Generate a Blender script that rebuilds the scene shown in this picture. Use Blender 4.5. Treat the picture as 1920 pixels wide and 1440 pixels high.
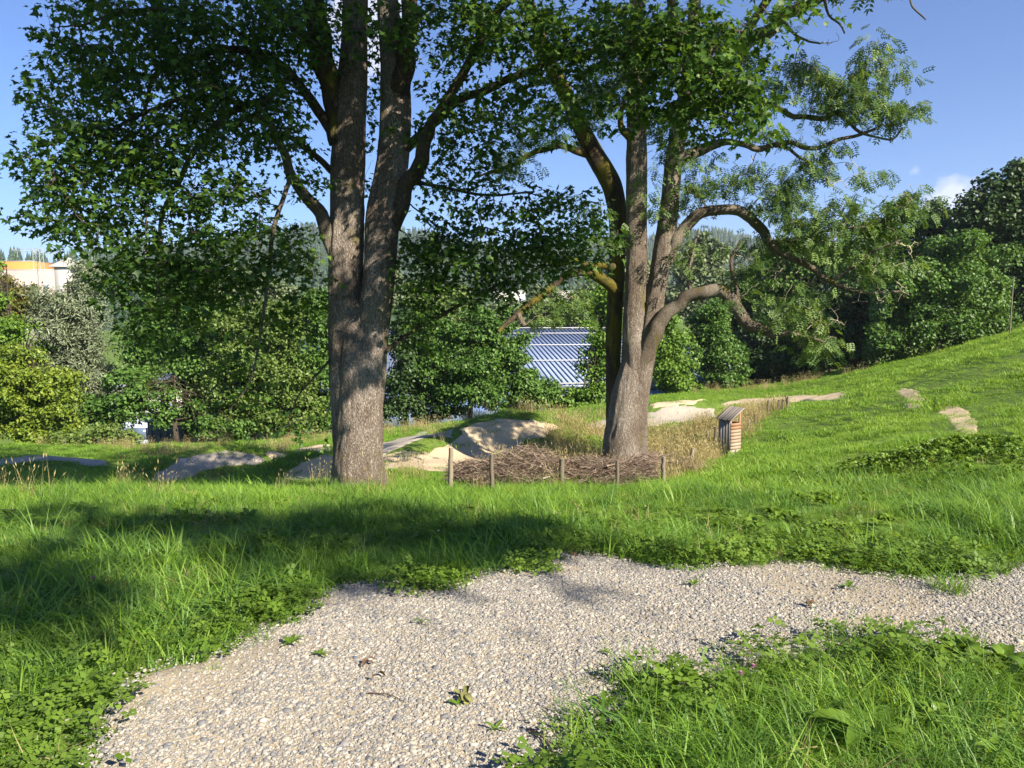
import bpy, math, random
import numpy as np
from mathutils import Vector

random.seed(7)
rng = np.random.default_rng(7)
R = math.radians
scene = bpy.context.scene
for o in list(bpy.data.objects):
    bpy.data.objects.remove(o)

# ------------------------------------------------------------------ camera
FPX = 1450.0                       # focal length in pixels of the 1920 x 1440 photograph
PITCH = R(5.5)
CAM = np.array([0.0, 0.0, 1.62])
cam_data = bpy.data.cameras.new('camera')
cam_data.sensor_width = 36.0
cam_data.lens = 36.0 * FPX / 1920.0
cam_data.clip_start = 0.05
cam_data.clip_end = 20000
cam = bpy.data.objects.new('camera', cam_data)
scene.collection.objects.link(cam)
cam.location = CAM
cam.rotation_euler = (math.pi / 2 - PITCH, 0, 0)
scene.camera = cam

# ------------------------------------------------------------------ light
SUN_AZ = R(45)                     # from straight behind the camera towards the right
SUN_EL = R(34)
to_sun = np.array([math.sin(SUN_AZ) * math.cos(SUN_EL), -math.cos(SUN_AZ) * math.cos(SUN_EL), math.sin(SUN_EL)])
world = bpy.data.worlds.new('World')
scene.world = world
world.use_nodes = True
wn, wl = world.node_tree.nodes, world.node_tree.links
wn.clear()
wout = wn.new('ShaderNodeOutputWorld')
bg = wn.new('ShaderNodeBackground')
bg.inputs['Strength'].default_value = 0.05
sky = wn.new('ShaderNodeTexSky')
sky.sky_type = 'NISHITA'
sky.sun_disc = False
sky.sun_elevation = SUN_EL
sky.sun_rotation = math.pi - SUN_AZ
sky.altitude = 700
sky.air_density = 1.0
sky.dust_density = 0.25
sky.ozone_density = 3.0
# two small fair-weather clouds, mixed over the sky by direction
tc = wn.new('ShaderNodeTexCoord')
def wmath(op, a, b=None):
    n = wn.new('ShaderNodeMath'); n.operation = op
    for i, v in enumerate((a, b)):
        if v is None: continue
        if isinstance(v, (int, float)): n.inputs[i].default_value = v
        else: wl.new(v, n.inputs[i])
    return n.outputs[0]
def cloud_mask(direction, inner, outer):
    d = Vector(direction).normalized()
    dp = wn.new('ShaderNodeVectorMath'); dp.operation = 'DOT_PRODUCT'
    wl.new(tc.outputs['Generated'], dp.inputs[0]); dp.inputs[1].default_value = d
    mr = wn.new('ShaderNodeMapRange'); mr.interpolation_type = 'SMOOTHSTEP'
    wl.new(dp.outputs['Value'], mr.inputs['Value'])
    mr.inputs['From Min'].default_value = math.cos(R(outer)); mr.inputs['From Max'].default_value = math.cos(R(inner))
    return mr.outputs['Result']
def pix_dir(px, py):
    u, v = (px - 960) / FPX, (720 - py) / FPX
    cp, sp = math.cos(PITCH), math.sin(PITCH)
    return np.array([u, cp + v * sp, -sp + v * cp])
nz = wn.new('ShaderNodeTexNoise'); nz.inputs['Scale'].default_value = 48; nz.inputs['Detail'].default_value = 6
wl.new(tc.outputs['Generated'], nz.inputs['Vector'])
m1 = cloud_mask(pix_dir(1790, 388), 0.0, 3.0)
m2 = cloud_mask(pix_dir(1705, 328), 0.0, 1.3)
m3 = cloud_mask(pix_dir(690, 60), 0.0, 5.0)
ms = wmath('MAXIMUM', wmath('MAXIMUM', m1, wmath('MULTIPLY', m2, 0.55)), m3)
mk = wmath('SUBTRACT', wmath('ADD', wmath('MULTIPLY', ms, 0.75), nz.outputs['Fac']), 0.88)
mk = wmath('MULTIPLY', mk, 3.0)
cl = wn.new('ShaderNodeClamp'); wl.new(mk, cl.inputs['Value'])
mix = wn.new('ShaderNodeMixRGB')
wl.new(wmath('MULTIPLY', cl.outputs[0], 0.6), mix.inputs['Fac'])
wl.new(sky.outputs['Color'], mix.inputs['Color1'])
mix.inputs['Color2'].default_value = (13.0, 9.9, 7.6, 1)
tint = wn.new('ShaderNodeMixRGB'); tint.blend_type = 'MULTIPLY'; tint.inputs['Fac'].default_value = 1
tint.inputs['Color2'].default_value = (0.70, 0.90, 1.24, 1)      # the phone camera's white balance
wl.new(mix.outputs[0], tint.inputs['Color1'])
wl.new(tint.outputs[0], bg.inputs['Color'])
wl.new(bg.outputs[0], wout.inputs['Surface'])

sun_data = bpy.data.lights.new('sun', 'SUN')
sun_data.energy = 5.0
sun_data.angle = R(0.53)
sun_data.color = (1.0, 0.90, 0.74)
sun = bpy.data.objects.new('sun', sun_data)
scene.collection.objects.link(sun)
sun.location = (20, -20, 30)
sun.rotation_euler = Vector(-to_sun).to_track_quat('-Z', 'Y').to_euler()

scene.view_settings.view_transform = 'Standard'
scene.view_settings.look = 'None'
scene.view_settings.gamma = 1
scene.view_settings.exposure = 1.5
scene.view_settings.use_curve_mapping = False
scene.render.engine = 'CYCLES'
scene.cycles.max_bounces = 8
scene.cycles.diffuse_bounces = 3
scene.cycles.glossy_bounces = 2
scene.cycles.transmission_bounces = 5
scene.cycles.transparent_max_bounces = 8
scene.cycles.use_denoising = True
scene.cycles.sample_clamp_indirect = 4

# ------------------------------------------------------------------ helpers
def P(px, py, Y):
    """world point seen at photograph pixel (px, py) standing at forward distance Y"""
    d = pix_dir(px, py)
    return CAM + d * (Y / d[1])

def link(o, parent=None):
    scene.collection.objects.link(o)
    if parent is not None: o.parent = parent
    return o

def tag(o, label=None, cat=None, group=None, kind=None):
    if label: o['label'] = label
    if cat: o['category'] = cat
    if group: o['group'] = group
    if kind: o['kind'] = kind
    return o

def empty(name, loc=(0, 0, 0), rz=0):
    o = bpy.data.objects.new(name, None)
    o.empty_display_size = 0.2
    o.location = loc
    o.rotation_euler = (0, 0, rz)
    return link(o)

class MB:
    """collects vertices and faces of one mesh"""
    def __init__(s): s.v = []; s.f = []; s.n = 0; s.a = []
    def add(s, v, f, rnd=None):
        v = np.asarray(v, float).reshape(-1, 3)
        f = np.asarray(f, int)
        s.v.append(v); s.f.append(f + s.n); s.n += len(v)
        s.a.append(np.broadcast_to(np.asarray(0.5 if rnd is None else rnd, float), (len(v),)))
        return s
    def box(s, c, size, rot=None, rnd=None):
        x, y, z = [q / 2 for q in size]
        v = np.array([[-x,-y,-z],[x,-y,-z],[x,y,-z],[-x,y,-z],[-x,-y,z],[x,-y,z],[x,y,z],[-x,y,z]])
        if rot is not None: v = v @ np.asarray(rot).T
        return s.add(v + np.asarray(c), [[0,3,2,1],[4,5,6,7],[0,1,5,4],[1,2,6,5],[2,3,7,6],[3,0,4,7]], rnd)
    def mesh(s, name, mat, smooth=False):
        v = np.concatenate(s.v) if s.v else np.zeros((0, 3))
        me = bpy.data.meshes.new(name)
        me.vertices.add(len(v)); me.vertices.foreach_set('co', v.ravel())
        loops = np.concatenate([f.ravel() for f in s.f])
        tot = np.concatenate([np.full(len(f), f.shape[1]) for f in s.f])
        me.loops.add(len(loops)); me.loops.foreach_set('vertex_index', loops.astype(np.int32))
        start = np.concatenate([[0], np.cumsum(tot)[:-1]]).astype(np.int32)
        me.polygons.add(len(tot)); me.polygons.foreach_set('loop_start', start)
        if smooth: me.polygons.foreach_set('use_smooth', np.ones(len(tot), bool))
        at = me.attributes.new('rnd', 'FLOAT', 'POINT')
        at.data.foreach_set('value', np.concatenate(s.a).astype(np.float32))
        me.update(calc_edges=True)
        if mat: me.materials.append(mat)
        return me
    def build(s, name, mat, parent=None, smooth=False):
        return link(bpy.data.objects.new(name, s.mesh(name, mat, smooth)), parent)

def norm(a):
    a = np.asarray(a, float)
    return a / np.maximum(np.linalg.norm(a, axis=-1, keepdims=True), 1e-9)

def catmull(pts, step):
    """resample a polyline (n,k) with a Catmull-Rom spline; first three columns are positions"""
    p = np.asarray(pts, float)
    q = np.vstack([2 * p[0] - p[1], p, 2 * p[-1] - p[-2]])
    out = []
    for i in range(1, len(q) - 2):
        a, b, c, d = q[i-1], q[i], q[i+1], q[i+2]
        n = max(1, int(math.ceil(np.linalg.norm(c[:3] - b[:3]) / step)))
        t = (np.arange(n) / n)[:, None]
        out.append(0.5 * (2*b + (c-a)*t + (2*a-5*b+4*c-d)*t*t + (3*b-a-3*c+d)*t**3))
    out.append(q[-2][None])
    return np.vstack(out)

def tube(pts, rad, sides, wob=None):
    """tapered tube along pts; wob(theta, s) multiplies the radius"""
    pts = np.asarray(pts, float); n = len(pts)
    tan = norm(np.gradient(pts, axis=0))
    u = np.cross(tan[0], [0.13, 0.9, 0.21]); u /= np.linalg.norm(u)
    th = np.arange(sides) * 2 * math.pi / sides
    V = np.zeros((n, sides, 3))
    s = np.concatenate([[0], np.cumsum(np.linalg.norm(np.diff(pts, axis=0), axis=1))])
    for i in range(n):
        u = u - tan[i] * np.dot(u, tan[i]); u /= np.linalg.norm(u)
        w = np.cross(tan[i], u)
        r = rad[i] * (np.ones(sides) if wob is None else wob(th, s[i]))
        V[i] = pts[i] + r[:, None] * (np.cos(th)[:, None] * u + np.sin(th)[:, None] * w)
    idx = np.arange(n * sides).reshape(n, sides)
    nx = np.roll(idx, -1, axis=1)
    f = np.stack([idx[:-1], nx[:-1], nx[1:], idx[1:]], -1).reshape(-1, 4)
    return V.reshape(-1, 3), f

def pip(x, y, poly):
    poly = np.asarray(poly); inside = np.zeros(x.shape, bool)
    j = len(poly) - 1
    for i in range(len(poly)):
        xi, yi = poly[i]; xj, yj = poly[j]
        c = ((yi > y) != (yj > y)) & (x < (xj - xi) * (y - yi) / (yj - yi + 1e-12) + xi)
        inside ^= c; j = i
    return inside

_np_perm = np.random.default_rng(3).random((256, 256))
def vnoise(x, y):
    x = np.asarray(x, float); y = np.asarray(y, float)
    xi = np.floor(x).astype(int); yi = np.floor(y).astype(int)
    fx = x - xi; fy = y - yi
    fx = fx*fx*(3-2*fx); fy = fy*fy*(3-2*fy)
    g = lambda a, b: _np_perm[a % 256, b % 256]
    return (g(xi,yi)*(1-fx)+g(xi+1,yi)*fx)*(1-fy) + (g(xi,yi+1)*(1-fx)+g(xi+1,yi+1)*fx)*fy - 0.5
def fbm(x, y, o=3):
    s = 0; a = 1
    for k in range(o):
        s = s + a * vnoise(np.asarray(x) * 2**k + 17.3*k, np.asarray(y) * 2**k + 5.1*k); a *= 0.5
    return s

# ------------------------------------------------------------------ materials
def new_mat(name):
    m = bpy.data.materials.new(name); m.use_nodes = True
    nt = m.node_tree; nt.nodes.clear()
    return m, nt
class NT:
    def __init__(s, nt): s.nt = nt
    def n(s, kind, **kw):
        nd = s.nt.nodes.new(kind)
        for k, v in kw.items():
            if k.startswith('_'): setattr(nd, k[1:], v)
        for k, v in kw.items():
            if k.startswith('_'): continue
            sock = nd.inputs[k.replace('0x', '')] if not k.startswith('i') or not k[1:].isdigit() else nd.inputs[int(k[1:])]
            if isinstance(v, bpy.types.NodeSocket): s.nt.links.new(v, sock)
            else: sock.default_value = v
        return nd
    def ramp(s, fac, stops, interp='LINEAR'):
        nd = s.nt.nodes.new('ShaderNodeValToRGB'); cr = nd.color_ramp; cr.interpolation = interp
        while len(cr.elements) < len(stops): cr.elements.new(0.5)
        for e, (p, c) in zip(cr.elements, stops):
            e.position = p; e.color = (*c, 1) if len(c) == 3 else c
        s.nt.links.new(fac, nd.inputs['Fac'])
        return nd.outputs['Color']
    def mix(s, fac, a, b, mode='MIX'):
        nd = s.nt.nodes.new('ShaderNodeMixRGB'); nd.blend_type = mode
        for i, v in enumerate((fac, a, b)):
            if isinstance(v, bpy.types.NodeSocket): s.nt.links.new(v, nd.inputs[i])
            elif isinstance(v, (int, float)): nd.inputs[i].default_value = v
            else: nd.inputs[i].default_value = (*v, 1)
        return nd.outputs[0]
    def math(s, op, a, b=0.0):
        nd = s.nt.nodes.new('ShaderNodeMath'); nd.operation = op
        for i, v in enumerate((a, b)):
            if isinstance(v, bpy.types.NodeSocket): s.nt.links.new(v, nd.inputs[i])
            else: nd.inputs[i].default_value = v
        return nd.outputs[0]
    def noise(s, scale, detail=4, rough=0.55, vec=None, dist=0.0):
        nd = s.nt.nodes.new('ShaderNodeTexNoise')
        nd.inputs['Scale'].default_value = scale; nd.inputs['Detail'].default_value = detail
        nd.inputs['Roughness'].default_value = rough; nd.inputs['Distortion'].default_value = dist
        if vec is not None: s.nt.links.new(vec, nd.inputs['Vector'])
        return nd.outputs['Fac']
    def coord(s, scale=(1, 1, 1)):
        g = s.nt.nodes.new('ShaderNodeNewGeometry')
        mp = s.nt.nodes.new('ShaderNodeMapping'); mp.inputs['Scale'].default_value = scale
        s.nt.links.new(g.outputs['Position'], mp.inputs['Vector'])
        return mp.outputs[0]
    def out(s, shader, disp=None):
        o = s.nt.nodes.new('ShaderNodeOutputMaterial')
        s.nt.links.new(shader, o.inputs['Surface'])

def bsdf(t, color, rough=0.8, bump=None, bump_str=0.5, bump_dist=0.02, spec=0.3, metallic=0.0):
    p = t.nt.nodes.new('ShaderNodeBsdfPrincipled')
    if isinstance(color, bpy.types.NodeSocket): t.nt.links.new(color, p.inputs['Base Color'])
    else: p.inputs['Base Color'].default_value = (*color, 1)
    if isinstance(rough, bpy.types.NodeSocket): t.nt.links.new(rough, p.inputs['Roughness'])
    else: p.inputs['Roughness'].default_value = rough
    p.inputs['Specular IOR Level'].default_value = spec
    p.inputs['Metallic'].default_value = metallic
    if bump is not None:
        b = t.nt.nodes.new('ShaderNodeBump')
        b.inputs['Strength'].default_value = bump_str; b.inputs['Distance'].default_value = bump_dist
        t.nt.links.new(bump, b.inputs['Height']); t.nt.links.new(b.outputs[0], p.inputs['Normal'])
    return p.outputs[0]

def leaf_mat(name, dark, mid, light, trans=0.3, tcol=None, rough=0.5, spec=0.35, patch=0.6, patch_scale=0.5, inst=False, stray=None):
    m, nt = new_mat(name); t = NT(nt)
    at = t.n('ShaderNodeAttribute', _attribute_name='rnd')
    fac = at.outputs['Fac']
    if inst:
        ai = t.n('ShaderNodeAttribute', _attribute_name='irnd', _attribute_type='INSTANCER')
        fac = t.math('ADD', t.math('MULTIPLY', fac, 0.5), t.math('MULTIPLY', ai.outputs['Fac'], 0.5))
    nse = t.noise(patch_scale, 3, 0.6, t.coord())
    fac2 = t.math('ADD', t.math('MULTIPLY', fac, 1 - patch), t.math('MULTIPLY', nse, patch))
    stops = [(0.25, dark), (0.5, mid), (0.78, light)]
    if stray: stops += [(0.93, light), (0.97, stray)]
    col = t.ramp(fac2, stops)
    if tcol is None: tc_ = t.mix(1.0, col, (1.7, 1.5, 0.7), 'MULTIPLY')
    else: tc_ = t.mix(0.6, col, tcol)
    s1 = bsdf(t, col, rough, spec=spec)
    tr = t.n('ShaderNodeBsdfTranslucent', Color=tc_)
    mx = t.n('ShaderNodeMixShader', i0=trans, i1=s1, i2=tr.outputs[0])
    t.out(mx.outputs[0])
    return m

M = {}
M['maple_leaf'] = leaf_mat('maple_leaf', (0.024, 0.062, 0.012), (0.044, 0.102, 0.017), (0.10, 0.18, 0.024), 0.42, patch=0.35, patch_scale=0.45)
M['ash_leaf'] = leaf_mat('ash_leaf', (0.05, 0.10, 0.024), (0.085, 0.155, 0.034), (0.14, 0.215, 0.05), 0.32, patch=0.3, patch_scale=0.4)
M['leaf_green'] = leaf_mat('leaf_green', (0.04, 0.095, 0.016), (0.07, 0.15, 0.024), (0.12, 0.21, 0.035), 0.28, patch=0.5, patch_scale=0.3)
M['leaf_fresh'] = leaf_mat('leaf_fresh', (0.065, 0.135, 0.016), (0.105, 0.20, 0.022), (0.165, 0.27, 0.035), 0.3, patch=0.5, patch_scale=0.3)
M['leaf_yellow'] = leaf_mat('leaf_yellow', (0.085, 0.14, 0.013), (0.14, 0.21, 0.02), (0.22, 0.275, 0.032), 0.3, patch=0.4, patch_scale=0.35)
M['leaf_willow'] = leaf_mat('leaf_willow', (0.10, 0.135, 0.07), (0.15, 0.185, 0.105), (0.22, 0.25, 0.16), 0.15, patch=0.4, patch_scale=0.35)
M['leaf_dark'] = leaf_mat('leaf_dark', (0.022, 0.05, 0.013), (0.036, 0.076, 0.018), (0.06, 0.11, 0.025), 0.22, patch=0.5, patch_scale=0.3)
M['leaf_olive'] = leaf_mat('leaf_olive', (0.06, 0.105, 0.02), (0.10, 0.16, 0.03), (0.155, 0.215, 0.045), 0.26, patch=0.5, patch_scale=0.3)
M['leaf_rust'] = leaf_mat('leaf_rust', (0.07, 0.09, 0.018), (0.12, 0.13, 0.022), (0.20, 0.14, 0.03), 0.25, patch=0.4, patch_scale=0.4)
M['leaf_pale'] = leaf_mat('leaf_pale', (0.075, 0.11, 0.045), (0.11, 0.15, 0.065), (0.16, 0.20, 0.09), 0.2, patch=0.5, patch_scale=0.15)
M['conifer'] = leaf_mat('conifer', (0.02, 0.042, 0.018), (0.03, 0.06, 0.024), (0.045, 0.08, 0.03), 0.05, patch=0.5, patch_scale=0.01)
M['grass'] = leaf_mat('grass_blade', (0.085, 0.18, 0.016), (0.155, 0.29, 0.03), (0.27, 0.385, 0.06), 0.42, rough=0.45, patch=0.5, patch_scale=0.7, inst=True)
M['grass_far'] = leaf_mat('grass_lawn', (0.105, 0.21, 0.02), (0.175, 0.31, 0.036), (0.275, 0.39, 0.065), 0.42, rough=0.55, patch=0.55, patch_scale=0.35, inst=True)
M['grass_b'] = leaf_mat('grass_blade_cool', (0.055, 0.13, 0.02), (0.10, 0.205, 0.035), (0.17, 0.29, 0.06), 0.38, rough=0.5, patch=0.5, patch_scale=0.9, inst=True)
M['grass_dry'] = leaf_mat('grass_dry', (0.16, 0.14, 0.06), (0.30, 0.25, 0.11), (0.42, 0.35, 0.18), 0.25, rough=0.7, patch=0.45, patch_scale=0.6, inst=True)
M['herb'] = leaf_mat('herb_leaf', (0.08, 0.15, 0.014), (0.12, 0.21, 0.022), (0.18, 0.28, 0.035), 0.35, rough=0.42, patch=0.4, patch_scale=0.9, inst=True)
M['clover'] = leaf_mat('clover_leaf', (0.075, 0.14, 0.014), (0.11, 0.19, 0.022), (0.16, 0.25, 0.035), 0.35, rough=0.5, patch=0.4, patch_scale=0.9, inst=True)

def bark(name, base, crevice, light, moss=0.0, scale=1.0, moss_col=(0.10, 0.09, 0.02), pale=0.3, stretch=0.2):
    m, nt = new_mat(name); t = NT(nt)
    vec = t.coord((16 * scale, 16 * scale, 16 * stretch * scale))
    dn = t.n('ShaderNodeTexNoise', Vector=vec, Scale=0.6, Detail=3)
    add = t.n('ShaderNodeVectorMath', _operation='ADD', i0=vec, i1=dn.outputs['Color'])
    vo = t.n('ShaderNodeTexVoronoi', Vector=add.outputs[0], Scale=1.0, _feature='DISTANCE_TO_EDGE')
    rn = t.noise(20 * scale, 5, 0.6, t.coord((1, 1, stretch * 0.8)), 0.8)
    ridge = t.math('MULTIPLY', t.math('ABSOLUTE', t.math('SUBTRACT', rn, 0.5)), 4.0)
    mixed = t.math('MULTIPLY', t.ramp(ridge, [(0.0, (0, 0, 0)), (0.35, (0.8,)*3), (0.9, (1, 1, 1))]), t.ramp(vo.outputs['Distance'], [(0.0, (0.25,)*3), (0.10, (0.8,)*3), (0.4, (1, 1, 1))]))
    edge = mixed
    fine = t.noise(38 * scale, 5, 0.65, t.coord((1, 1, 0.45)))
    big = t.noise(1.6, 4, 0.6, t.coord((1, 1, 0.5)))
    c1 = t.mix(edge, crevice, base)
    c2 = t.mix(t.math('MULTIPLY', t.ramp(fine, [(0.45, (0, 0, 0)), (0.7, (1, 1, 1))]), 0.7), c1, light)
    c3 = t.mix(t.ramp(big, [(0.38, (0, 0, 0)), (0.60, (1, 1, 1))]), c2, t.mix(1.0, c2, (0.58, 0.53, 0.50), 'MULTIPLY'))
    # pale lichen flecks
    li = t.noise(9, 5, 0.7, t.coord((1, 1, 0.6)))
    c4 = t.mix(t.math('MULTIPLY', t.ramp(li, [(0.60, (0, 0, 0)), (0.68, (1, 1, 1))]), pale), c3, (0.42, 0.41, 0.36))
    if moss:
        mo = t.noise(2.6, 5, 0.65, t.coord((1, 1, 0.4)))
        c4 = t.mix(t.ramp(mo, [(0.62 - 0.3 * moss, (0, 0, 0)), (0.72 - 0.3 * moss, (1, 1, 1))]), c4, t.mix(fine, moss_col, tuple(2 * q for q in moss_col)))
    h = t.math('ADD', t.math('MULTIPLY', edge, 0.7), t.math('MULTIPLY', fine, 0.5))
    t.out(bsdf(t, c4, 0.9, h, 1.0, 0.03, spec=0.15))
    return m
M['bark_maple'] = bark('bark_maple', (0.37, 0.315, 0.265), (0.105, 0.078, 0.06), (0.58, 0.525, 0.46), 0.06, 1.5, stretch=0.36)
M['bark_limb'] = bark('bark_limb', (0.15, 0.115, 0.085), (0.05, 0.036, 0.026), (0.24, 0.20, 0.15), 0.2, 1.6)
M['bark_ash'] = bark('bark_ash', (0.39, 0.335, 0.28), (0.11, 0.085, 0.064), (0.58, 0.525, 0.455), 0.04, 1.9)
M['bark_mossy'] = bark('bark_mossy', (0.13, 0.10, 0.07), (0.05, 0.036, 0.025), (0.2, 0.16, 0.11), 0.55, 1.7, (0.095, 0.08, 0.014), 0.1)
M['bark_ash_and_lit_limb'] = bark('bark_ash_and_lit_limb', (0.34, 0.29, 0.23), (0.12, 0.095, 0.068), (0.50, 0.45, 0.37), 0.16, 2.2)
M['bark_far'] = bark('bark_far', (0.12, 0.095, 0.07), (0.05, 0.04, 0.03), (0.2, 0.17, 0.13), 0.1, 1.0)
def simple(name, col, rough=0.8, spec=0.3, nscale=None, var=0.25, bump=0.0, metallic=0.0, stretch=(1, 1, 1)):
    m, nt = new_mat(name); t = NT(nt)
    if nscale:
        nse = t.noise(nscale, 5, 0.6, t.coord(stretch))
        a = tuple(q * (1 - var) for q in col); b = tuple(min(1, q * (1 + var)) for q in col)
        c = t.ramp(nse, [(0.3, a), (0.7, b)])
        t.out(bsdf(t, c, rough, nse if bump else None, bump, 0.01, spec, metallic))
    else:
        t.out(bsdf(t, col, rough, spec=spec, metallic=metallic))
    return m
M['twig_maple'] = simple('twig_maple', (0.085, 0.065, 0.05), 0.85, 0.2, 30)
M['twig_ash'] = simple('twig_ash', (0.34, 0.285, 0.20), 0.85, 0.2, 30)
def rnd_mat(name, stops, rough=0.85, nscale=40, stretch=(1, 1, 1), var=0.3, bump=0.3, spec=0.2, inst=False, interp='LINEAR'):
    m, nt = new_mat(name); t = NT(nt)
    at = t.n('ShaderNodeAttribute', _attribute_name='irnd' if inst else 'rnd', _attribute_type='INSTANCER' if inst else 'GEOMETRY')
    c = t.ramp(at.outputs['Fac'], stops, interp)
    nse = t.noise(nscale, 5, 0.65, t.coord(stretch))
    c2 = t.mix(1.0, c, t.ramp(nse, [(0.3, (1 - var,)*3), (0.7, (1 + var,)*3)]), 'MULTIPLY')
    t.out(bsdf(t, c2, rough, nse, bump, 0.01, spec))
    return m
M['pebble'] = rnd_mat('pebble', [(0, (0.12, 0.122, 0.13)), (0.25, (0.19, 0.187, 0.184)), (0.5, (0.25, 0.233, 0.205)), (0.75, (0.305, 0.275, 0.222)), (1, (0.385, 0.36, 0.318))], 0.75, 60, var=0.15, inst=True)
M['stick'] = rnd_mat('stick', [(0, (0.075, 0.05, 0.04)), (0.4, (0.17, 0.12, 0.092)), (0.75, (0.27, 0.205, 0.16)), (1, (0.38, 0.315, 0.25))], 0.85, 25)
M['post'] = rnd_mat('weathered_post', [(0, (0.10, 0.085, 0.065)), (0.5, (0.155, 0.13, 0.098)), (1, (0.22, 0.185, 0.14))], 0.9, 20, (6, 6, 0.8), 0.45, 0.15)
M['post_dark'] = simple('near_black_post', (0.035, 0.03, 0.027), 0.9, 0.2, 20)  # near-black brown for the two dark stakes
M['plank'] = rnd_mat('plank', [(0, (0.27, 0.135, 0.07)), (0.35, (0.29, 0.19, 0.12)), (0.65, (0.31, 0.24, 0.18)), (1, (0.35, 0.305, 0.26))], 0.8, 6, (3, 3, 14), 0.22, 0.04)
M['plank_shade_grey'] = rnd_mat('plank_shade_grey', [(0, (0.13, 0.125, 0.12)), (0.5, (0.21, 0.20, 0.19)), (1, (0.28, 0.26, 0.245))], 0.85, 6, (3, 3, 14), 0.22, 0.04)  # darker grey paints in the shade on hut sides turned from the sun
M['roof_plank'] = rnd_mat('roof_plank', [(0, (0.10, 0.085, 0.075)), (0.5, (0.19, 0.165, 0.145)), (1, (0.27, 0.235, 0.205))], 0.85, 20, (3, 3, 3), 0.35)

def ground_mat():
    m, nt = new_mat('meadow_ground'); t = NT(nt)
    a = t.noise(0.35, 4, 0.6, t.coord()); b = t.noise(6, 5, 0.65, t.coord())
    c = t.ramp(a, [(0.3, (0.085, 0.15, 0.022)), (0.7, (0.13, 0.205, 0.034))])
    c = t.mix(t.ramp(b, [(0.45, (0, 0, 0)), (0.75, (1, 1, 1))]), c, (0.075, 0.07, 0.03))
    t.out(bsdf(t, c, 0.95, b, 0.6, 0.05, 0.1))
    return m
M['ground'] = ground_mat()
def gravel_mat(name, c1, c2, c3, fine=90, big=1.3, bump=0.35):
    m, nt = new_mat(name); t = NT(nt)
    a = t.noise(big, 5, 0.6, t.coord()); b = t.noise(fine, 4, 0.7, t.coord())
    vo = t.n('ShaderNodeTexVoronoi', Vector=t.coord(), Scale=fine * 0.6)
    c = t.ramp(a, [(0.35, c1), (0.65, c2)])
    c = t.mix(t.math('MULTIPLY', vo.outputs['Color'], 0.5), c, c3)
    t.out(bsdf(t, c, 0.95, t.math('ADD', b, vo.outputs['Distance']), bump, 0.015, 0.1))
    return m
M['gravel'] = gravel_mat('gravel_sand', (0.27, 0.225, 0.16), (0.38, 0.315, 0.205), (0.26, 0.245, 0.225))
M['dirt'] = gravel_mat('dirt_track', (0.42, 0.33, 0.21), (0.54, 0.44, 0.29), (0.36, 0.30, 0.22), 30, 0.9)
M['sand'] = gravel_mat('bare_sand', (0.46, 0.36, 0.22), (0.58, 0.47, 0.30), (0.40, 0.32, 0.20), 30, 0.9, 0.4)
M['track_gravel'] = gravel_mat('track_gravel', (0.31, 0.275, 0.225), (0.42, 0.37, 0.30), (0.25, 0.235, 0.21), 24, 0.9)

# ------------------------------------------------------------------ terrain
ctrl = []
def cw(x, y, z): ctrl.append((x, y, z))
def cp(px, py, Y):
    p = P(px, py, Y); ctrl.append((p[0], Y, p[2]))
for x in (-5, -2, 0, 2, 5):
    for y in (-4, 0, 2.2, 4.2): cw(x, y, 0.015 * x)
for a in [(0,1000,6.4),(400,985,6.6),(800,975,7.2),(1200,965,7.6),(1600,950,8),(1900,905,9),
          (0,935,11.5),(400,935,11.5),(675,907,15),(845,915,16.4),(1000,917,16.4),(1157,917,16.4),(1243,905,17.6),
          (1170,886,20),(1295,880,20.5),(1372,856,26),(1480,900,13),(1500,840,20),(1650,850,15),
          (1900,832,14),(1800,785,20),(1710,747,28),(1920,690,28),(1920,622,42),(1800,662,44),(1600,706,46),(1480,742,47),
          (1600,742,37),(1250,760,42),(1300,732,52),(1000,778,50),(760,802,48),(300,836,47),(0,836,47),
          (1476,770,34),(1420,800,30),(950,845,26),(1100,815,31),(1200,790,35),(900,800,38),(700,870,24),(400,905,22),
          (0,905,20),(200,885,27),(0,864,32),(400,855,36),(700,830,36)]:
    cp(*a)
for a in [(-60,46,-8),(-60,20,-4),(-60,110,-14),(0,110,-15),(60,110,-6),(60,46,6),(60,20,5),(60,-20,5),(-60,-20,-1),(0,-20,0.4),
          (0,78,-13),(-35,78,-13.5),(35,80,-6),(25,-8,1.5),(-25,-6,-0.6),(-20,12,-2.2),(20,12,1.2)]:
    cw(*a)
C = np.array(ctrl)
def _U(r2): return np.where(r2 > 1e-9, 0.5 * r2 * np.log(np.maximum(r2, 1e-9)), 0)
nC = len(C)
K = _U((C[:, None, 0] - C[None, :, 0])**2 + (C[:, None, 1] - C[None, :, 1])**2)
K += np.eye(nC) * 6.0              # a little smoothing
Pm = np.c_[np.ones(nC), C[:, :2]]
A = np.block([[K, Pm], [Pm.T, np.zeros((3, 3))]])
sol = np.linalg.solve(A, np.r_[C[:, 2], 0, 0, 0])
wC, aC = sol[:nC], sol[nC:]
mounds = []
def mound(px, Y, rx, ry, h, rot=0.0, pw=1.0):
    mounds.append(((px - 960) / FPX * Y, Y, rx, ry, h, R(rot), pw))
mound(965, 27.5, 2.5, 1.9, 1.25, 8, 1.6)     # large sandy jump
mound(800, 25.5, 1.8, 1.2, 0.68, 20)         # grassy roller with gravel top
mound(400, 24.5, 2.4, 1.3, 0.95, 10)         # grey roller on the left
mound(575, 20.5, 1.3, 1.1, 0.75, 0)          # bare roller left of the maple
mound(60, 27.5, 3.0, 1.5, 0.55, 5)
mound(1275, 36.0, 2.3, 1.4, 0.75, 0, 1.6)    # gravel table
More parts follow.
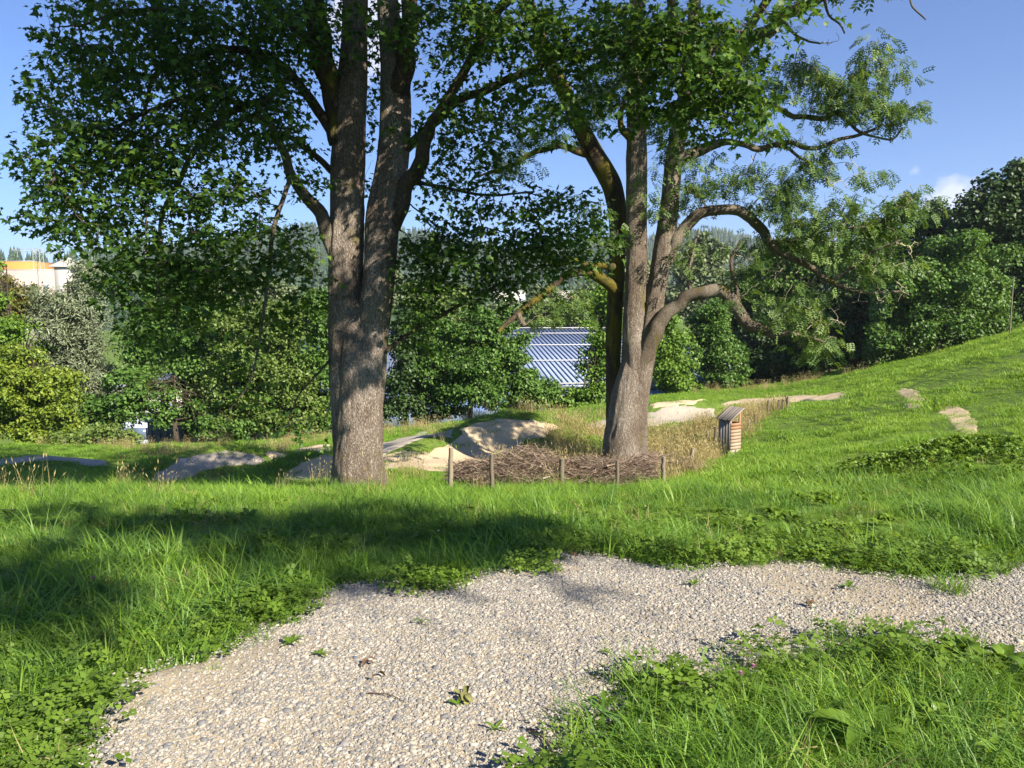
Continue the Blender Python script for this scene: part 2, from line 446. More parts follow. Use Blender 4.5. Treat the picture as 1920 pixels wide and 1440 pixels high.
mound(1120, 34.0, 2.6, 1.2, 0.25, 0)
mound(1800, 10.6, 1.7, 1.1, 0.30, 0)         # weedy hump on the right
mound(1890, 33, 5, 6, 0.5, 0)
def terrain(x, y, detail=True):
    x = np.asarray(x, float); y = np.asarray(y, float); sh = x.shape
    X = np.clip(x.ravel(), -60, 60); Y = np.clip(y.ravel(), -20, 110)
    z = aC[0] + aC[1] * X + aC[2] * Y
    for i in range(0, nC):
        z = z + wC[i] * _U((X - C[i, 0])**2 + (Y - C[i, 1])**2)
    X = x.ravel(); Y = y.ravel()
    for (mx, my, rx, ry, h, rot, pw) in mounds:
        dx, dy = X - mx, Y - my
        u = (dx * math.cos(rot) + dy * math.sin(rot)) / rx; v = (-dx * math.sin(rot) + dy * math.cos(rot)) / ry
        z = z + h * np.exp(-(u * u + v * v) ** pw)
    if detail:
        far = np.clip((Y - 4.6) / 4, 0, 1)
        z = z + far * (0.16 * vnoise(X * 0.45, Y * 0.45) + 0.07 * vnoise(X * 1.4 + 9, Y * 1.4)) + 0.02 * vnoise(X * 3, Y * 3)
    return z.reshape(sh)
def T(x, y): return float(terrain(np.array([x]), np.array([y]))[0])
def hit(px, py):
    """ground point seen at a photograph pixel"""
    d = pix_dir(px, py)
    t = np.concatenate([np.arange(1.2, 12, 0.02), np.arange(12, 75, 0.06)]) / d[1]
    p = CAM + t[:, None] * d
    below = p[:, 2] < terrain(p[:, 0], p[:, 1])
    i = int(np.argmax(below)) if below.any() else len(t) - 1
    return p[i]

def axis(lo, hi, fine, far_lo, far_hi, growth=1.22):
    a = list(np.arange(lo, hi + 1e-6, fine))
    s = fine
    b = [hi]
    while b[-1] < far_hi: s *= growth; b.append(b[-1] + s)
    s = fine; c = [lo]
    while c[-1] > far_lo: s *= growth; c.append(c[-1] - s)
    return np.array(c[:0:-1] + a + b[1:])
def heightfield(xs, ys):
    X, Y = np.meshgrid(xs, ys)
    Z = terrain(X, Y)
    idx = np.arange(X.size).reshape(X.shape)
    f = np.stack([idx[:-1, :-1], idx[:-1, 1:], idx[1:, 1:], idx[1:, :-1]], -1).reshape(-1, 4)
    return np.c_[X.ravel(), Y.ravel(), Z.ravel()], f
gx = axis(-24, 24, 0.25, -6000, 6000); gy = axis(-2, 50, 0.25, -300, 9000)
v, f = heightfield(gx, gy)
gr = MB().add(v, f).build('meadow_ground', M['ground'], None, True)
tag(gr, 'grassy sloping ground of the meadow and bike park', kind='structure')

def plan(pts): return [tuple(hit(*p)[:2]) for p in pts]
def rough_poly(poly, amp, step=0.12, seed=0):
    poly = np.array(poly + poly[:1]); out = []
    for a, b in zip(poly[:-1], poly[1:]):
        n = max(1, int(np.linalg.norm(b - a) / step))
        for k in range(n):
            p = a + (b - a) * k / n
            out.append((p[0] + amp * 2 * fbm(p[0] * 2.2 + seed, p[1] * 2.2, 3), p[1] + amp * 2 * fbm(p[0] * 2.2 + 40 + seed, p[1] * 2.2, 3)))
    return out
def drape(name, poly, mat, step, lift, label, kind='structure'):
    poly = np.array(poly)
    xs = np.arange(poly[:, 0].min() - step, poly[:, 0].max() + 2 * step, step)
    ys = np.arange(poly[:, 1].min() - step, poly[:, 1].max() + 2 * step, step)
    v, f = heightfield(xs, ys)
    cxy = v[f][:, :, :2].mean(1)
    f = f[pip(cxy[:, 0], cxy[:, 1], poly)]
    used, inv, cnt_ = np.unique(f.ravel(), return_inverse=True, return_counts=True)
    v = v[used]; v[:, 2] += np.where(cnt_ < 4, -0.02, lift)          # the rim dips under the turf
    o = MB().add(v, inv.reshape(-1, 4)).build(name, mat, None, True)
    return tag(o, label, kind=kind)

gravel_px = [(120,1560),(150,1440),(205,1350),(258,1268),(370,1236),(440,1214),(478,1172),(575,1142),(632,1098),(705,1078),(830,1108),(872,1066),(945,1058),(1028,1056),(1052,1012),(1125,1016),
             (1205,1040),(1300,1056),(1400,1044),(1500,1030),(1560,1042),(1620,1066),(1700,1078),(1800,1082),(1920,1052),(2150,1075),(2500,1090),
             (2500,1290),(2150,1262),(1920,1256),(1850,1234),(1750,1232),(1600,1238),(1480,1238),(1380,1256),(1330,1272),(1200,1278),(1150,1285),(1182,1330),(1202,1352),(1122,1388),(1082,1440),(1040,1560)]
gp = [tuple(CAM[:2] + (pix_dir(*q) * (-CAM[2] / pix_dir(*q)[2]))[:2]) for q in gravel_px]
gp = gp[:-1] + [gp[-1], (0.3, 0.3), (-1.9, 0.3)]
cgp = np.mean(np.array(gp[2:20]), 0)
gravel_poly = rough_poly(gp, 0.085, 0.05)
drape('gravel_path', gravel_poly, M['gravel'], 0.05, 0.012, 'pale gravel path curving across the foreground')

tracks = [
 ('dirt_track', 'dirt', [(640,868),(720,852),(800,845),(835,838),(880,795),(935,786),(985,784),(1040,797),(1065,806),(1020,818),(985,835),(990,856),(960,872),(880,888),(800,884),(720,880),(640,885)], 'sandy jump and run up on the pump track behind the stakes'),
 ('track_roller', 'track_gravel', [(640,858),(700,838),(760,820),(800,806),(850,816),(860,824),(815,820),(775,832),(735,848),(700,866),(640,878)], 'gravel topped roller right of the two-stemmed maple'),
 ('track_roller', 'track_gravel', [(278,905),(290,885),(330,862),(380,849),(450,847),(500,862),(480,872),(420,876),(370,888),(330,905)], 'grey gravel roller in shade left of the maple'),
 ('track_roller', 'dirt', [(522,905),(535,885),(560,868),(600,858),(640,858),(640,905)], 'bare tan roller close beside the maple trunk'),
 ('gravel_trail', 'track_gravel', [(-120,866),(0,861),(40,858),(150,860),(205,873),(180,877),(130,867),(40,867),(0,874),(-120,880)], 'narrow gravel trail over the rollers at far left'),
 ('gravel_table', 'track_gravel', [(1205,800),(1210,776),(1240,767),(1300,764),(1345,768),(1340,783),(1290,790),(1240,797)], 'grey gravel mound beside the tall ash'),
 ('gravel_trail', 'track_gravel', [(1050,801),(1110,790),(1200,780),(1215,792),(1240,799),(1180,806),(1110,804)], 'light gravel trail left of the ash trunk'),
 ('dirt_trail', 'dirt', [(1215,760),(1300,752),(1400,748),(1500,742),(1590,735),(1606,744),(1500,753),(1400,757),(1300,762),(1225,766)], 'long sandy trail crossing below the hillside'),
 ('dirt_patch', 'sand', [(1664,727),(1700,728),(1726,735),(1736,750),(1728,766),(1700,768),(1694,750),(1682,738)], 'upper bare sandy patch on the grassy hillside'),
 ('dirt_patch', 'sand', [(1752,762),(1790,760),(1818,770),(1834,790),(1836,810),(1816,826),(1788,806),(1776,786)], 'lower bare sandy patch on the grassy hillside'),
 ('dirt_trail', 'dirt', [(715,796),(800,792),(860,805),(930,802),(940,806),(860,812),(800,799),(715,803)], 'thin pale trail behind the rollers near the trees'),
 ('dirt_trail', 'dirt', [(500,852),(560,842),(620,835),(622,840),(560,849),(505,858)], 'thin dirt trail left of the maple near the trees'),
]
track_polys = []
for i, (nm, mt, px, lb) in enumerate(tracks):
    pl = rough_poly(plan(px), 0.04 if nm == 'dirt_patch' else 0.10, 0.25, seed=i * 7)
    track_polys.append(pl)
    drape(nm, pl, M[mt], 0.05 if nm == 'dirt_patch' else 0.08, (0.012 + 0.004 * i) if nm != 'dirt_patch' else 0.006, lb)

# ------------------------------------------------------------------ instancing for uncountable stuff
def scatter(name, pos, rotz, tilt, scl, srcs, label, parent=None, seed=1):
    """one object of uncountable pieces: instances of the source meshes on points"""
    n = len(pos)
    rg = np.random.default_rng(seed)
    me = bpy.data.meshes.new(name)
    me.vertices.add(n); me.vertices.foreach_set('co', np.asarray(pos, float).ravel())
    eul = np.c_[rg.normal(0, tilt, n), rg.normal(0, tilt, n), rotz].astype(np.float32)
    a = me.attributes.new('rot', 'FLOAT_VECTOR', 'POINT'); a.data.foreach_set('vector', eul.ravel())
    a = me.attributes.new('scl', 'FLOAT', 'POINT'); a.data.foreach_set('value', np.asarray(scl, np.float32))
    a = me.attributes.new('irnd', 'FLOAT', 'POINT'); a.data.foreach_set('value', rg.random(n).astype(np.float32))
    a = me.attributes.new('idx', 'INT', 'POINT'); a.data.foreach_set('value', rg.integers(0, len(srcs), n).astype(np.int32))
    o = link(bpy.data.objects.new(name, me), parent)
    ng = bpy.data.node_groups.new(name + '_nodes', 'GeometryNodeTree')
    ng.interface.new_socket('Geometry', in_out='INPUT', socket_type='NodeSocketGeometry')
    ng.interface.new_socket('Geometry', in_out='OUTPUT', socket_type='NodeSocketGeometry')
    N, L = ng.nodes, ng.links
    gi, go = N.new('NodeGroupInput'), N.new('NodeGroupOutput')
    iop = N.new('GeometryNodeInstanceOnPoints')
    join = N.new('GeometryNodeJoinGeometry')
    for s in srcs:
        oi = N.new('GeometryNodeObjectInfo'); oi.inputs['Object'].default_value = s
        g2i = N.new('GeometryNodeGeometryToInstance')
        L.new(oi.outputs['Geometry'], g2i.inputs[0]); L.new(g2i.outputs[0], join.inputs[0])
    def attr(nm, tp):
        a = N.new('GeometryNodeInputNamedAttribute'); a.data_type = tp; a.inputs['Name'].default_value = nm
        return a.outputs['Attribute']
    e2r = N.new('FunctionNodeEulerToRotation')
    L.new(attr('rot', 'FLOAT_VECTOR'), e2r.inputs[0])
    L.new(gi.outputs[0], iop.inputs['Points']); L.new(join.outputs[0], iop.inputs['Instance'])
    iop.inputs['Pick Instance'].default_value = True
    L.new(attr('idx', 'INT'), iop.inputs['Instance Index'])
    L.new(e2r.outputs[0], iop.inputs['Rotation']); L.new(attr('scl', 'FLOAT'), iop.inputs['Scale'])
    L.new(iop.outputs[0], go.inputs[0])
    md = o.modifiers.new('scatter', 'NODES'); md.node_group = ng
    return tag(o, label, kind='stuff')
def source(name, mb, mat, smooth=False):
    return bpy.data.objects.new(name, mb.mesh(name, mat, smooth))     # kept unlinked: only a source of shape

def blade_clump(n, radius, hmin, hmax, width, segs, lean, seed, head=False):
    rg = np.random.default_rng(seed); mb = MB()
    for k in range(n):
        r = radius * math.sqrt(rg.random()); a = rg.random() * 6.283
        base = np.array([r * math.cos(a), r * math.sin(a), -0.02])
        h = hmin + (hmax - hmin) * rg.random() ** 1.4
        la = rg.random() * 6.283; out = np.array([math.cos(la), math.sin(la), 0])
        ln = lean * (0.3 + rg.random()) * h
        w = width * (0.6 + 0.8 * rg.random()); side = np.array([-out[1], out[0], 0])
        if rg.random() < 0.5: side = norm(side + 0.8 * out * (rg.random() - 0.5))
        rows = []
        for s in range(segs + 1):
            q = s / segs
            c = base + np.array([0, 0, h * (q - 0.22 * q * q * (ln / h) * 1.2)]) + out * ln * q * q
            ww = w * (1 - q) ** 0.6 if s < segs else 0
            rows.append((c, ww))
        vs = []; fs = []
        for c, ww in rows[:-1]: vs += [c - side * ww / 2, c + side * ww / 2]
        vs.append(rows[-1][0])
        q4 = [[2*i, 2*i+1, 2*i+3, 2*i+2] for i in range(segs - 1)]
        rv = rg.random()
        o = mb.n
        mb.add(vs, np.array([[2*(segs-1), 2*(segs-1)+1, 2*segs]]), rv)
        if q4: mb.f.append(np.array(q4) + o)
        if head:
            c = rows[-1][0]
            hh = 0.06 + 0.05 * rg.random()
            up = norm(rows[-1][0] - rows[-2][0])
            mb.add([c, c + up*hh*0.5 + side*0.008, c + up*hh, c + up*hh*0.5 - side*0.008], [[0,1,2],[0,2,3]], min(1, rv + 0.2))
    return mb

# in-view wedge with a wide margin
def wedge_points(y0, y1, dens, margin=2.5, seed=0):
    rg = np.random.default_rng(seed)
    xm = y1 * 0.74 + margin
    n = int(2 * xm * (y1 - y0) * dens)
    x = rg.uniform(-xm, xm, n); y = rg.uniform(y0, y1, n)
    k = np.abs(x) < y * 0.74 + margin
    return x[k], y[k]
def off_paths(x, y, keep_edge=0.0, rg=None):
    bad = pip(x, y, gravel_poly)
    jx = x + (rg.normal(0, 1, len(x)) * np.clip(y / 110, 0.08, 0.26) if rg is not None else 0); jy = y + (rg.normal(0, 1, len(x)) * np.clip(y / 110, 0.08, 0.26) if rg is not None else 0)
    for (tn, *_), pl in zip(tracks, track_polys):
        hit_ = pip(jx, jy, pl)
        if tn == 'dirt_patch' and rg is not None: hit_ &= rg.random(len(x)) > 0.22
        bad |= hit_
    if keep_edge and rg is not None: bad &= rg.random(len(x)) > keep_edge
    return ~bad
fence_line = plan([(835,912),(930,916),(1060,914),(1160,916),(1245,905),(1300,880),(1340,852),(1400,806),(1440,773),(1480,768)])
dry_poly = plan([(760,905),(842,894),(930,894),(1160,894),(1250,890),(1300,878),(1350,852),(1400,810),(1440,776),(1478,768),(1470,755),(1400,768),(1345,792),(1230,806),(1110,812),(1020,830),(985,862),(860,892)])
def dryness(x, y): return pip(x, y, dry_poly)

rg = np.random.default_rng(11)
near_src = [source('grass_near_%d' % i, blade_clump(50, 0.15, 0.05, 0.20, 0.0075, 3, 1.25, 20 + i), M['grass_b' if i % 2 else 'grass']) for i in range(4)]
thatch_src = [source('thatch_%d' % i, blade_clump(16, 0.14, 0.05, 0.16, 0.005, 3, 1.5, 120 + i), M['grass_dry']) for i in range(3)]
tall_src = [source('grass_tall_%d' % i, blade_clump(40, 0.13, 0.14, 0.40, 0.0075, 4, 1.1, 30 + i), M['grass_b' if i == 1 else 'grass']) for i in range(3)]
mid_src = [source('grass_mid_%d' % i, blade_clump(64, 0.26, 0.05, 0.17, 0.011, 2, 1.2, 40 + i), M['grass_far']) for i in range(3)]
far_src = [source('grass_far_%d' % i, blade_clump(84, 0.45, 0.05, 0.15, 0.02, 2, 1.0, 50 + i), M['grass_far']) for i in range(3)]
dry_src = [source('grass_dry_%d' % i, blade_clump(34, 0.22, 0.25, 0.62, 0.008, 2, 0.45, 60 + i, True), M['grass_dry']) for i in range(3)]

def ground_pts(x, y, dz=0.0): return np.c_[x, y, terrain(x, y) + dz]
def tallness(x, y): return np.clip(0.8 + 1.1 * vnoise(x * 0.8 + 3, y * 0.8) + 0.8 * vnoise(x * 2.3, y * 2.3 + 8), 0.35, 1.7)
# near grass
x, y = wedge_points(0.8, 9.5, 95, 2.0, 1)
inside = pip(x, y, gravel_poly); rim = np.zeros(len(x))
for a_ in np.arange(0, 6.28, 0.785): rim += ~pip(x + 0.2 * math.cos(a_), y + 0.2 * math.sin(a_), gravel_poly)
k = ~inside | (rg.random(len(x)) < np.where(rim > 0, 0.42 * np.clip(0.5 + 1.6 * vnoise(x * 2 + 5, y * 2), 0, 1), 0.0015)); x, y = x[k], y[k]; inside = inside[k]
s = tallness(x, y) * (0.75 + 0.5 * rg.random(len(x)))
edge = np.zeros(len(x))
for dx, dy in ((0.25,0),(-0.25,0),(0,0.25),(0,-0.25)): edge += pip(x + dx, y + dy, gravel_poly)
s *= np.where(inside, 0.38, np.where(edge > 0, 0.55, 1.0))
scatter('foreground_grass', ground_pts(x, y), rg.random(len(x)) * 6.28, 0.12, s, near_src, 'lush green grass on both sides of the gravel path', seed=1)
x, y = wedge_points(0.8, 13, 16, 2.0, 31)
k = off_paths(x, y, 0.02, rg) & (rg.random(len(x)) < np.clip(0.45 + 1.3 * vnoise(x * 0.9 + 31, y * 0.9), 0.05, 0.9)); x, y = x[k], y[k]
scatter('dead_thatch', ground_pts(x, y), rg.random(len(x)) * 6.28, 0.3, 0.6 + 0.7 * rg.random(len(x)), thatch_src, 'straw-coloured dead blades among the foreground grass', seed=21)
# long tufts on the bank between gravel and trees
x, y = wedge_points(4.8, 13, 14, 2.0, 2)
k = off_paths(x, y) & (rg.random(len(x)) < np.clip(0.55 + 1.4 * vnoise(x * 0.5, y * 0.5 + 4) - 0.06 * np.maximum(x, 0), 0.05, 1)); x, y = x[k], y[k]
x2, y2 = wedge_points(1.5, 4.0, 22, 1.0, 3)
k2 = off_paths(x2, y2) & (x2 > 0.4); x = np.r_[x, x2[k2]]; y = np.r_[y, y2[k2]]
scatter('long_grass', ground_pts(x, y), rg.random(len(x)) * 6.28, 0.15, (0.6 + 0.5 * rg.random(len(x))) * np.where(y < 4, 0.62, 1), tall_src, 'long arching grass tufts on the bank above the trees', seed=2)
# middle and far lawn
x, y = wedge_points(9, 24, 26, 3, 4)
k = off_paths(x, y, 0.02, rg); x, y = x[k], y[k]
scatter('slope_grass', ground_pts(x, y), rg.random(len(x)) * 6.28, 0.1, tallness(x, y) * (0.7 + 0.5 * rg.random(len(x))), mid_src, 'green grass on the slope around the big trees', seed=3)
x, y = wedge_points(23, 56, 13, 3, 5)
k = off_paths(x, y, 0.012, rg); x, y = x[k], y[k]
scatter('hillside_grass', ground_pts(x, y), rg.random(len(x)) * 6.28, 0.08, tallness(x, y) * (0.7 + 0.5 * rg.random(len(x))), far_src, 'short bright grass on the hillside and pump track', seed=4)
# dry grass by the stakes, along the wood edge and scattered in the rough on the left
x, y = wedge_points(14, 36, 22, 0, 6)
k = off_paths(x, y) & dryness(x, y) & (rg.random(len(x)) < np.clip(0.5 + 1.0 * vnoise(x * 0.6, y * 0.6), 0.1, 0.8)); X, Y = [x[k]], [y[k]]
for i in range(len(fence_line) - 1):
    a, b = np.array(fence_line[i]), np.array(fence_line[i + 1]); n = int(np.linalg.norm(b - a) * (1.5 if i < 4 else 7))
    q = rg.random(n)[:, None]; p = a + (b - a) * q + rg.normal(0, 0.28, (n, 2)); X.append(p[:, 0]); Y.append(p[:, 1])
x, y = wedge_points(10, 22, 2.2, 1, 7)
k = off_paths(x, y) & (x < -1.4) & (rg.random(len(x)) < 0.15); X.append(x[k]); Y.append(y[k])
wl_ = plan([(120,836),(300,842),(420,836),(560,826),(760,806),(900,790),(1000,782),(1130,775)])
for i in range(len(wl_) - 1):
    a, b = np.array(wl_[i]), np.array(wl_[i + 1]); n = int(np.linalg.norm(b - a) * 5)
    q = rg.random(n)[:, None]; p = a + (b - a) * q + rg.normal(0, 0.9, (n, 2)); X.append(p[:, 0]); Y.append(p[:, 1])
wl_ = plan([(1300,735),(1420,730),(1520,712),(1600,700)])
for i in range(len(wl_) - 1):
    a, b = np.array(wl_[i]), np.array(wl_[i + 1]); n = int(np.linalg.norm(b - a) * 5)
    q = rg.random(n)[:, None]; p = a + (b - a) * q + rg.normal(0, 0.7, (n, 2)); X.append(p[:, 0]); Y.append(p[:, 1])
x, y = np.concatenate(X), np.concatenate(Y)
k = off_paths(x, y); x, y = x[k], y[k]
scatter('dry_grass', ground_pts(x, y), rg.random(len(x)) * 6.28, 0.12, (0.65 + 0.55 * rg.random(len(x))), dry_src, 'tall straw-coloured dry grass around the stakes and rough edges', seed=5)

# clover and broad-leaved herbs near the gravel
def rosette(n, lmin, lmax, wid, rise, seed, segs=4):
    rg = np.random.default_rng(seed); mb = MB()
    for k in range(n):
        a = 6.283 * (k / n + 0.12 * rg.random()); L = lmin + (lmax - lmin) * rg.random(); w = L * wid * (0.8 + 0.4 * rg.random())
        out = np.array([math.cos(a), math.sin(a), 0]); side = np.array([-out[1], out[0], 0])
        el = rise * (0.5 + rg.random()); vs = []
        for s in range(segs + 1):
            q = s / segs
            c = out * L * q * math.cos(el * (1 - 0.3 * q)) + np.array([0, 0, 0.01 + L * (math.sin(el) * q - 0.75 * math.sin(el) * q ** 2.5)])
            ww = w * math.sin(math.pi * min(1, 0.12 + 0.83 * q) ** 0.8) * (0.5 if s == 0 else 1)
            if s == segs: ww = 0.003
            vs += [c - side * ww / 2 + [0, 0, 0.12 * ww], c - [0, 0, 0.06 * ww], c + side * ww / 2 + [0, 0, 0.12 * ww]]
        fs = []
        for s in range(segs):
            b = 3 * s; fs += [[b, b+1, b+4, b+3], [b+1, b+2, b+5, b+4]]
        mb.add(vs, fs, rg.random())
    return mb
def clover_clump(n, radius, seed, size=0.011, h=(0.03, 0.10)):
    rg = np.random.default_rng(seed); mb = MB()
    for k in range(n):
        r = radius * math.sqrt(rg.random()); a = rg.random() * 6.283
        top = np.array([r * math.cos(a), r * math.sin(a), h[0] + (h[1] - h[0]) * rg.random()])
        yaw = rg.random() * 6.283; rv = rg.random()
        tl = rg.normal(0, 0.35, 2)
        for j in range(3):
            b = yaw + j * 2.094; o = np.array([math.cos(b), math.sin(b), 0]); s = np.array([-o[1], o[0], 0]); z = size * (0.8 + 0.6 * rg.random())
            lift = lambda p: p + np.array([0, 0, p[0] * tl[0] + p[1] * tl[1]])
            vs = [lift(q) + top for q in (o * 0.001, o * z * 1.1 + s * z * 0.85, o * z * 2.0, o * z * 1.1 - s * z * 0.85)]
            mb.add(vs, [[0, 1, 2, 3]], rv)
    return mb
cl_src = [source('clover_%d' % i, clover_clump(60, 0.15, 70 + i, 0.009, (0.02, 0.085)), M['clover']) for i in range(3)]
herb_src = [source('herb_%d' % i, rosette(7 + 2 * i, 0.08, 0.15, 0.22 + 0.06 * i, 0.9, 80 + i), M['herb']) for i in range(4)]
x, y = wedge_points(1.2, 7.5, 70, 1.0, 8)
d = np.zeros(len(x))
for rr in (0.2, 0.45, 0.8):
    for a in np.arange(0, 6.28, 0.785): d += pip(x + rr * math.cos(a), y + rr * math.sin(a), gravel_poly) * (1 / (0.3 + rr))
k = off_paths(x, y) & (rg.random(len(x)) < np.clip(0.02 + d / 30 + 0.5 * vnoise(x * 1.2 + 4, y * 1.2), 0, 0.6)) & ~((x > 0.2) & (y < 3.6) & (rg.random(len(x)) < 0.6))
x, y = x[k], y[k]
scatter('clover', ground_pts(x, y, 0.0), rg.random(len(x)) * 6.28, 0.1, 0.8 + 0.8 * rg.random(len(x)), cl_src, 'low clover and creeping herbs along the gravel edge', seed=6)
x, y = wedge_points(1.2, 9.5, 16, 1.0, 9)
k = off_paths(x, y) & (rg.random(len(x)) < np.clip(0.2 + 1.2 * vnoise(x * 0.9 + 14, y * 0.9 + 3), 0.02, 0.7)); x, y = x[k], y[k]
scatter('broadleaf_herbs', ground_pts(x, y, 0.03), rg.random(len(x)) * 6.28, 0.15, 0.6 + 0.7 * rg.random(len(x)), herb_src, 'broad-leaved plantain and dandelion herbs among the grass', seed=7)
# weedy hump on the right
hx, hy = mounds[7][0], mounds[7][1]
n = 1500; a = rg.random(n) * 6.28; r = rg.random(n) ** 0.7 * (1.0 + 0.35 * np.sin(3 * a + 1))
x = hx + 2.0 * r * np.cos(a); y = hy + 1.5 * r * np.sin(a); pz = 0.02 + 0.16 * rg.random(n)
scatter('weed_patch', ground_pts(x, y, pz), rg.random(n) * 6.28, 0.5, (0.40 + 0.45 * rg.random(n)) * (1.15 - 0.5 * np.clip(r, 0, 1)), herb_src, 'dense dark weeds covering the hump on the right slope', seed=8)

# gravel pebbles
def pebble(seed):
    rg = np.random.default_rng(seed); mb = MB()
    t = (1 + 5 ** 0.5) / 2
    v = norm(np.array([[-1,t,0],[1,t,0],[-1,-t,0],[1,-t,0],[0,-1,t],[0,1,t],[0,-1,-t],[0,1,-t],[t,0,-1],[t,0,1],[-t,0,-1],[-t,0,1]]))
    f = [[0,11,5],[0,5,1],[0,1,7],[0,7,10],[0,10,11],[1,5,9],[5,11,4],[11,10,2],[10,7,6],[7,1,8],[3,9,4],[3,4,2],[3,2,6],[3,6,8],[3,8,9],[4,9,5],[2,4,11],[6,2,10],[8,6,7],[9,8,1]]
    v = [tuple(p) for p in v]; mid = {}; nf = []
    def m(i, j):
        kk = (min(i, j), max(i, j))
        if kk not in mid: v.append(tuple(norm(np.add(v[i], v[j])))); mid[kk] = len(v) - 1
        return mid[kk]
    for a, b, c in f:
        x, y, z = m(a, b), m(b, c), m(c, a); nf += [[a, x, z], [b, y, x], [c, z, y], [x, y, z]]
    v = np.array(v) * (1 + rg.normal(0, 0.09, (len(v), 1)))
    v *= np.array([1.0, 0.62 + 0.3 * rg.random(), 0.36 + 0.22 * rg.random()])
    return mb.add(v, nf)
peb_src = [source('pebble_%d' % i, pebble(90 + i), M['pebble'], i % 2 == 0) for i in range(6)]
n = 680000
x = rg.uniform(-3.2, 8.5, n); y = rg.uniform(1.5, 5.6, n)
jx, jy = x + rg.normal(0, 0.07, n), y + rg.normal(0, 0.07, n)
k = pip(jx, jy, gravel_poly) & (np.abs(x) < y * 0.74 + 2.6); x, y = x[k], y[k]
bare = fbm(x * 0.9 + 2.2, y * 1.3 + 7.7, 3)
k = rg.random(len(x)) < np.clip(1.0 - 3.0 * (bare - 0.20), 0.30, 1); x, y = x[k], y[k]
s = np.clip(rg.lognormal(math.log(0.0050), 0.44, len(x)), 0.0026, 0.019)
scatter('gravel_pebbles', ground_pts(x, y, 0.0125), rg.random(len(x)) * 6.28, 0.18, s, peb_src, 'loose cream and grey pebbles on the gravel path', seed=9)

# ------------------------------------------------------------------ leaves and trees
MAPLE = np.array([(0,0.0),(0.34,-0.06),(0.26,0.15),(0.55,0.36),(0.22,0.46),(0,0.98),(-0.22,0.46),(-0.55,0.36),(-0.26,0.15),(-0.34,-0.06)])
def star(outline, cx=0.0, cy=0.3, fold=0.18):
    o = np.array(outline); n = len(o)
    v = np.vstack([[cx, cy], o])
    z = fold * np.abs(v[:, 0]) - 0.12 * np.maximum(v[:, 1] - 0.3, 0)
    return np.c_[v, z], np.array([[0, 1 + i, 1 + (i + 1) % n] for i in range(n)])
T_MAPLE = star(MAPLE)
T_OVAL = (np.array([(0,0,0),(0.36,0.42,0.10),(0,1.0,-0.05),(-0.36,0.42,0.10)], float), np.array([[0,1,2],[0,2,3]]))
T_BROAD = (np.array([(0,0,0),(0.42,0.36,0.10),(0,0.95,-0.05),(-0.42,0.36,0.10)], float), np.array([[0,1,2],[0,2,3]]))
T_NARROW = (np.array([(0,0,0),(0.13,0.45,0.04),(0,1.0,-0.05),(-0.13,0.45,0.04)], float), np.array([[0,1,2],[0,2,3]]))
def pinnate(n=4):
    V, Fc = [], []
    def leaflet(base, ang, L, dz):
        c, s = math.cos(ang), math.sin(ang); b = len(V)
        for (u, w, z) in ((0,0,0),(0.19,0.45,0.03),(0,1,-0.12),(-0.19,0.45,0.03)):
            V.append((base[0] + L*(u*c + w*s), base[1] + L*(-u*s + w*c), base[2] + L*z + dz))
        Fc.extend([[b,b+1,b+2],[b,b+2,b+3]])
    for k in range(n):
        q = 0.22 + 0.62 * k / (n - 1); z = -0.30 * q * q
        leaflet((0, q, z), 1.05, 0.42, 0); leaflet((0, q, z), -1.05, 0.42, 0)
    leaflet((0, 0.84, -0.2), 0, 0.42, 0)
    return np.array(V), np.array(Fc)
T_ASH = pinnate()

def leaves(name, tmpl, pos, tip, nrm, size, mat, parent, rgn, kind='stuff'):
    tv, tf = tmpl
    tip = norm(tip); side = norm(np.cross(tip, nrm)); up = np.cross(side, tip)
    n, kx = len(pos), len(tv)
    V = pos[:, None] + size[:, None, None] * (tv[None, :, 0:1] * side[:, None] + tv[None, :, 1:2] * tip[:, None] + tv[None, :, 2:3] * up[:, None])
    Fc = (tf[None] + (np.arange(n) * kx)[:, None, None]).reshape(-1, 3)
    mb = MB(); mb.add(V.reshape(-1, 3), Fc, np.repeat(rgn.random(n), kx))
    o = mb.build(name, mat, parent)
    if kind: o['kind'] = kind
    return o

def limb_pts(spec, Y0=None, Y1=None, step=0.12):
    """spec rows (px, py, full width in px[, Y]) -> points, radii"""
    n = len(spec); rows = []
    for i, r_ in enumerate(spec):
        Y = r_[3] if len(r_) > 3 else Y0 + (Y1 - Y0) * i / max(1, n - 1)
        p = P(r_[0], r_[1], Y); rows.append((*p, r_[2] / 2 * Y / FPX))
    c = catmull(rows, step)
    return c[:, :3], np.maximum(c[:, 3], 0.004)

def barky(seed, amp=0.05, ridges=9, base=None, furrow=0.0):
    rg_ = np.random.default_rng(seed); ph = rg_.random(12) * 6.28
    def w(th, s):
        r = 1 + amp * (0.5 * np.sin(3 * th + ph[0] + 0.5 * s) + 0.35 * np.sin(5 * th + ph[1] - 0.7 * s) + 0.3 * np.sin(ridges * th + ph[2] + 1.3 * math.sin(0.8 * s + ph[4])) + 0.25 * np.sin(17 * th + ph[3] + 2.1 * math.sin(1.7 * s)))
        r = r + amp * 0.5 * math.sin(2.1 * s + ph[5]) + amp * 0.3 * np.sin(23 * th + 5 * math.sin(3 * s + ph[6]) + ph[7])
        if furrow:
            q = th / 6.2832
            fn = lambda t_: fbm(t_ * 16, s * 2.2 + seed * 9, 3)
            r = r + furrow * (fn(q) * (1 - q) + fn(q - 1) * q)
        if base:
            fl = math.exp(-max(0, s) / 0.42)
            r = r + base * fl * (0.55 + 0.45 * np.sin(5 * th + ph[8])) 
        return r
    return w

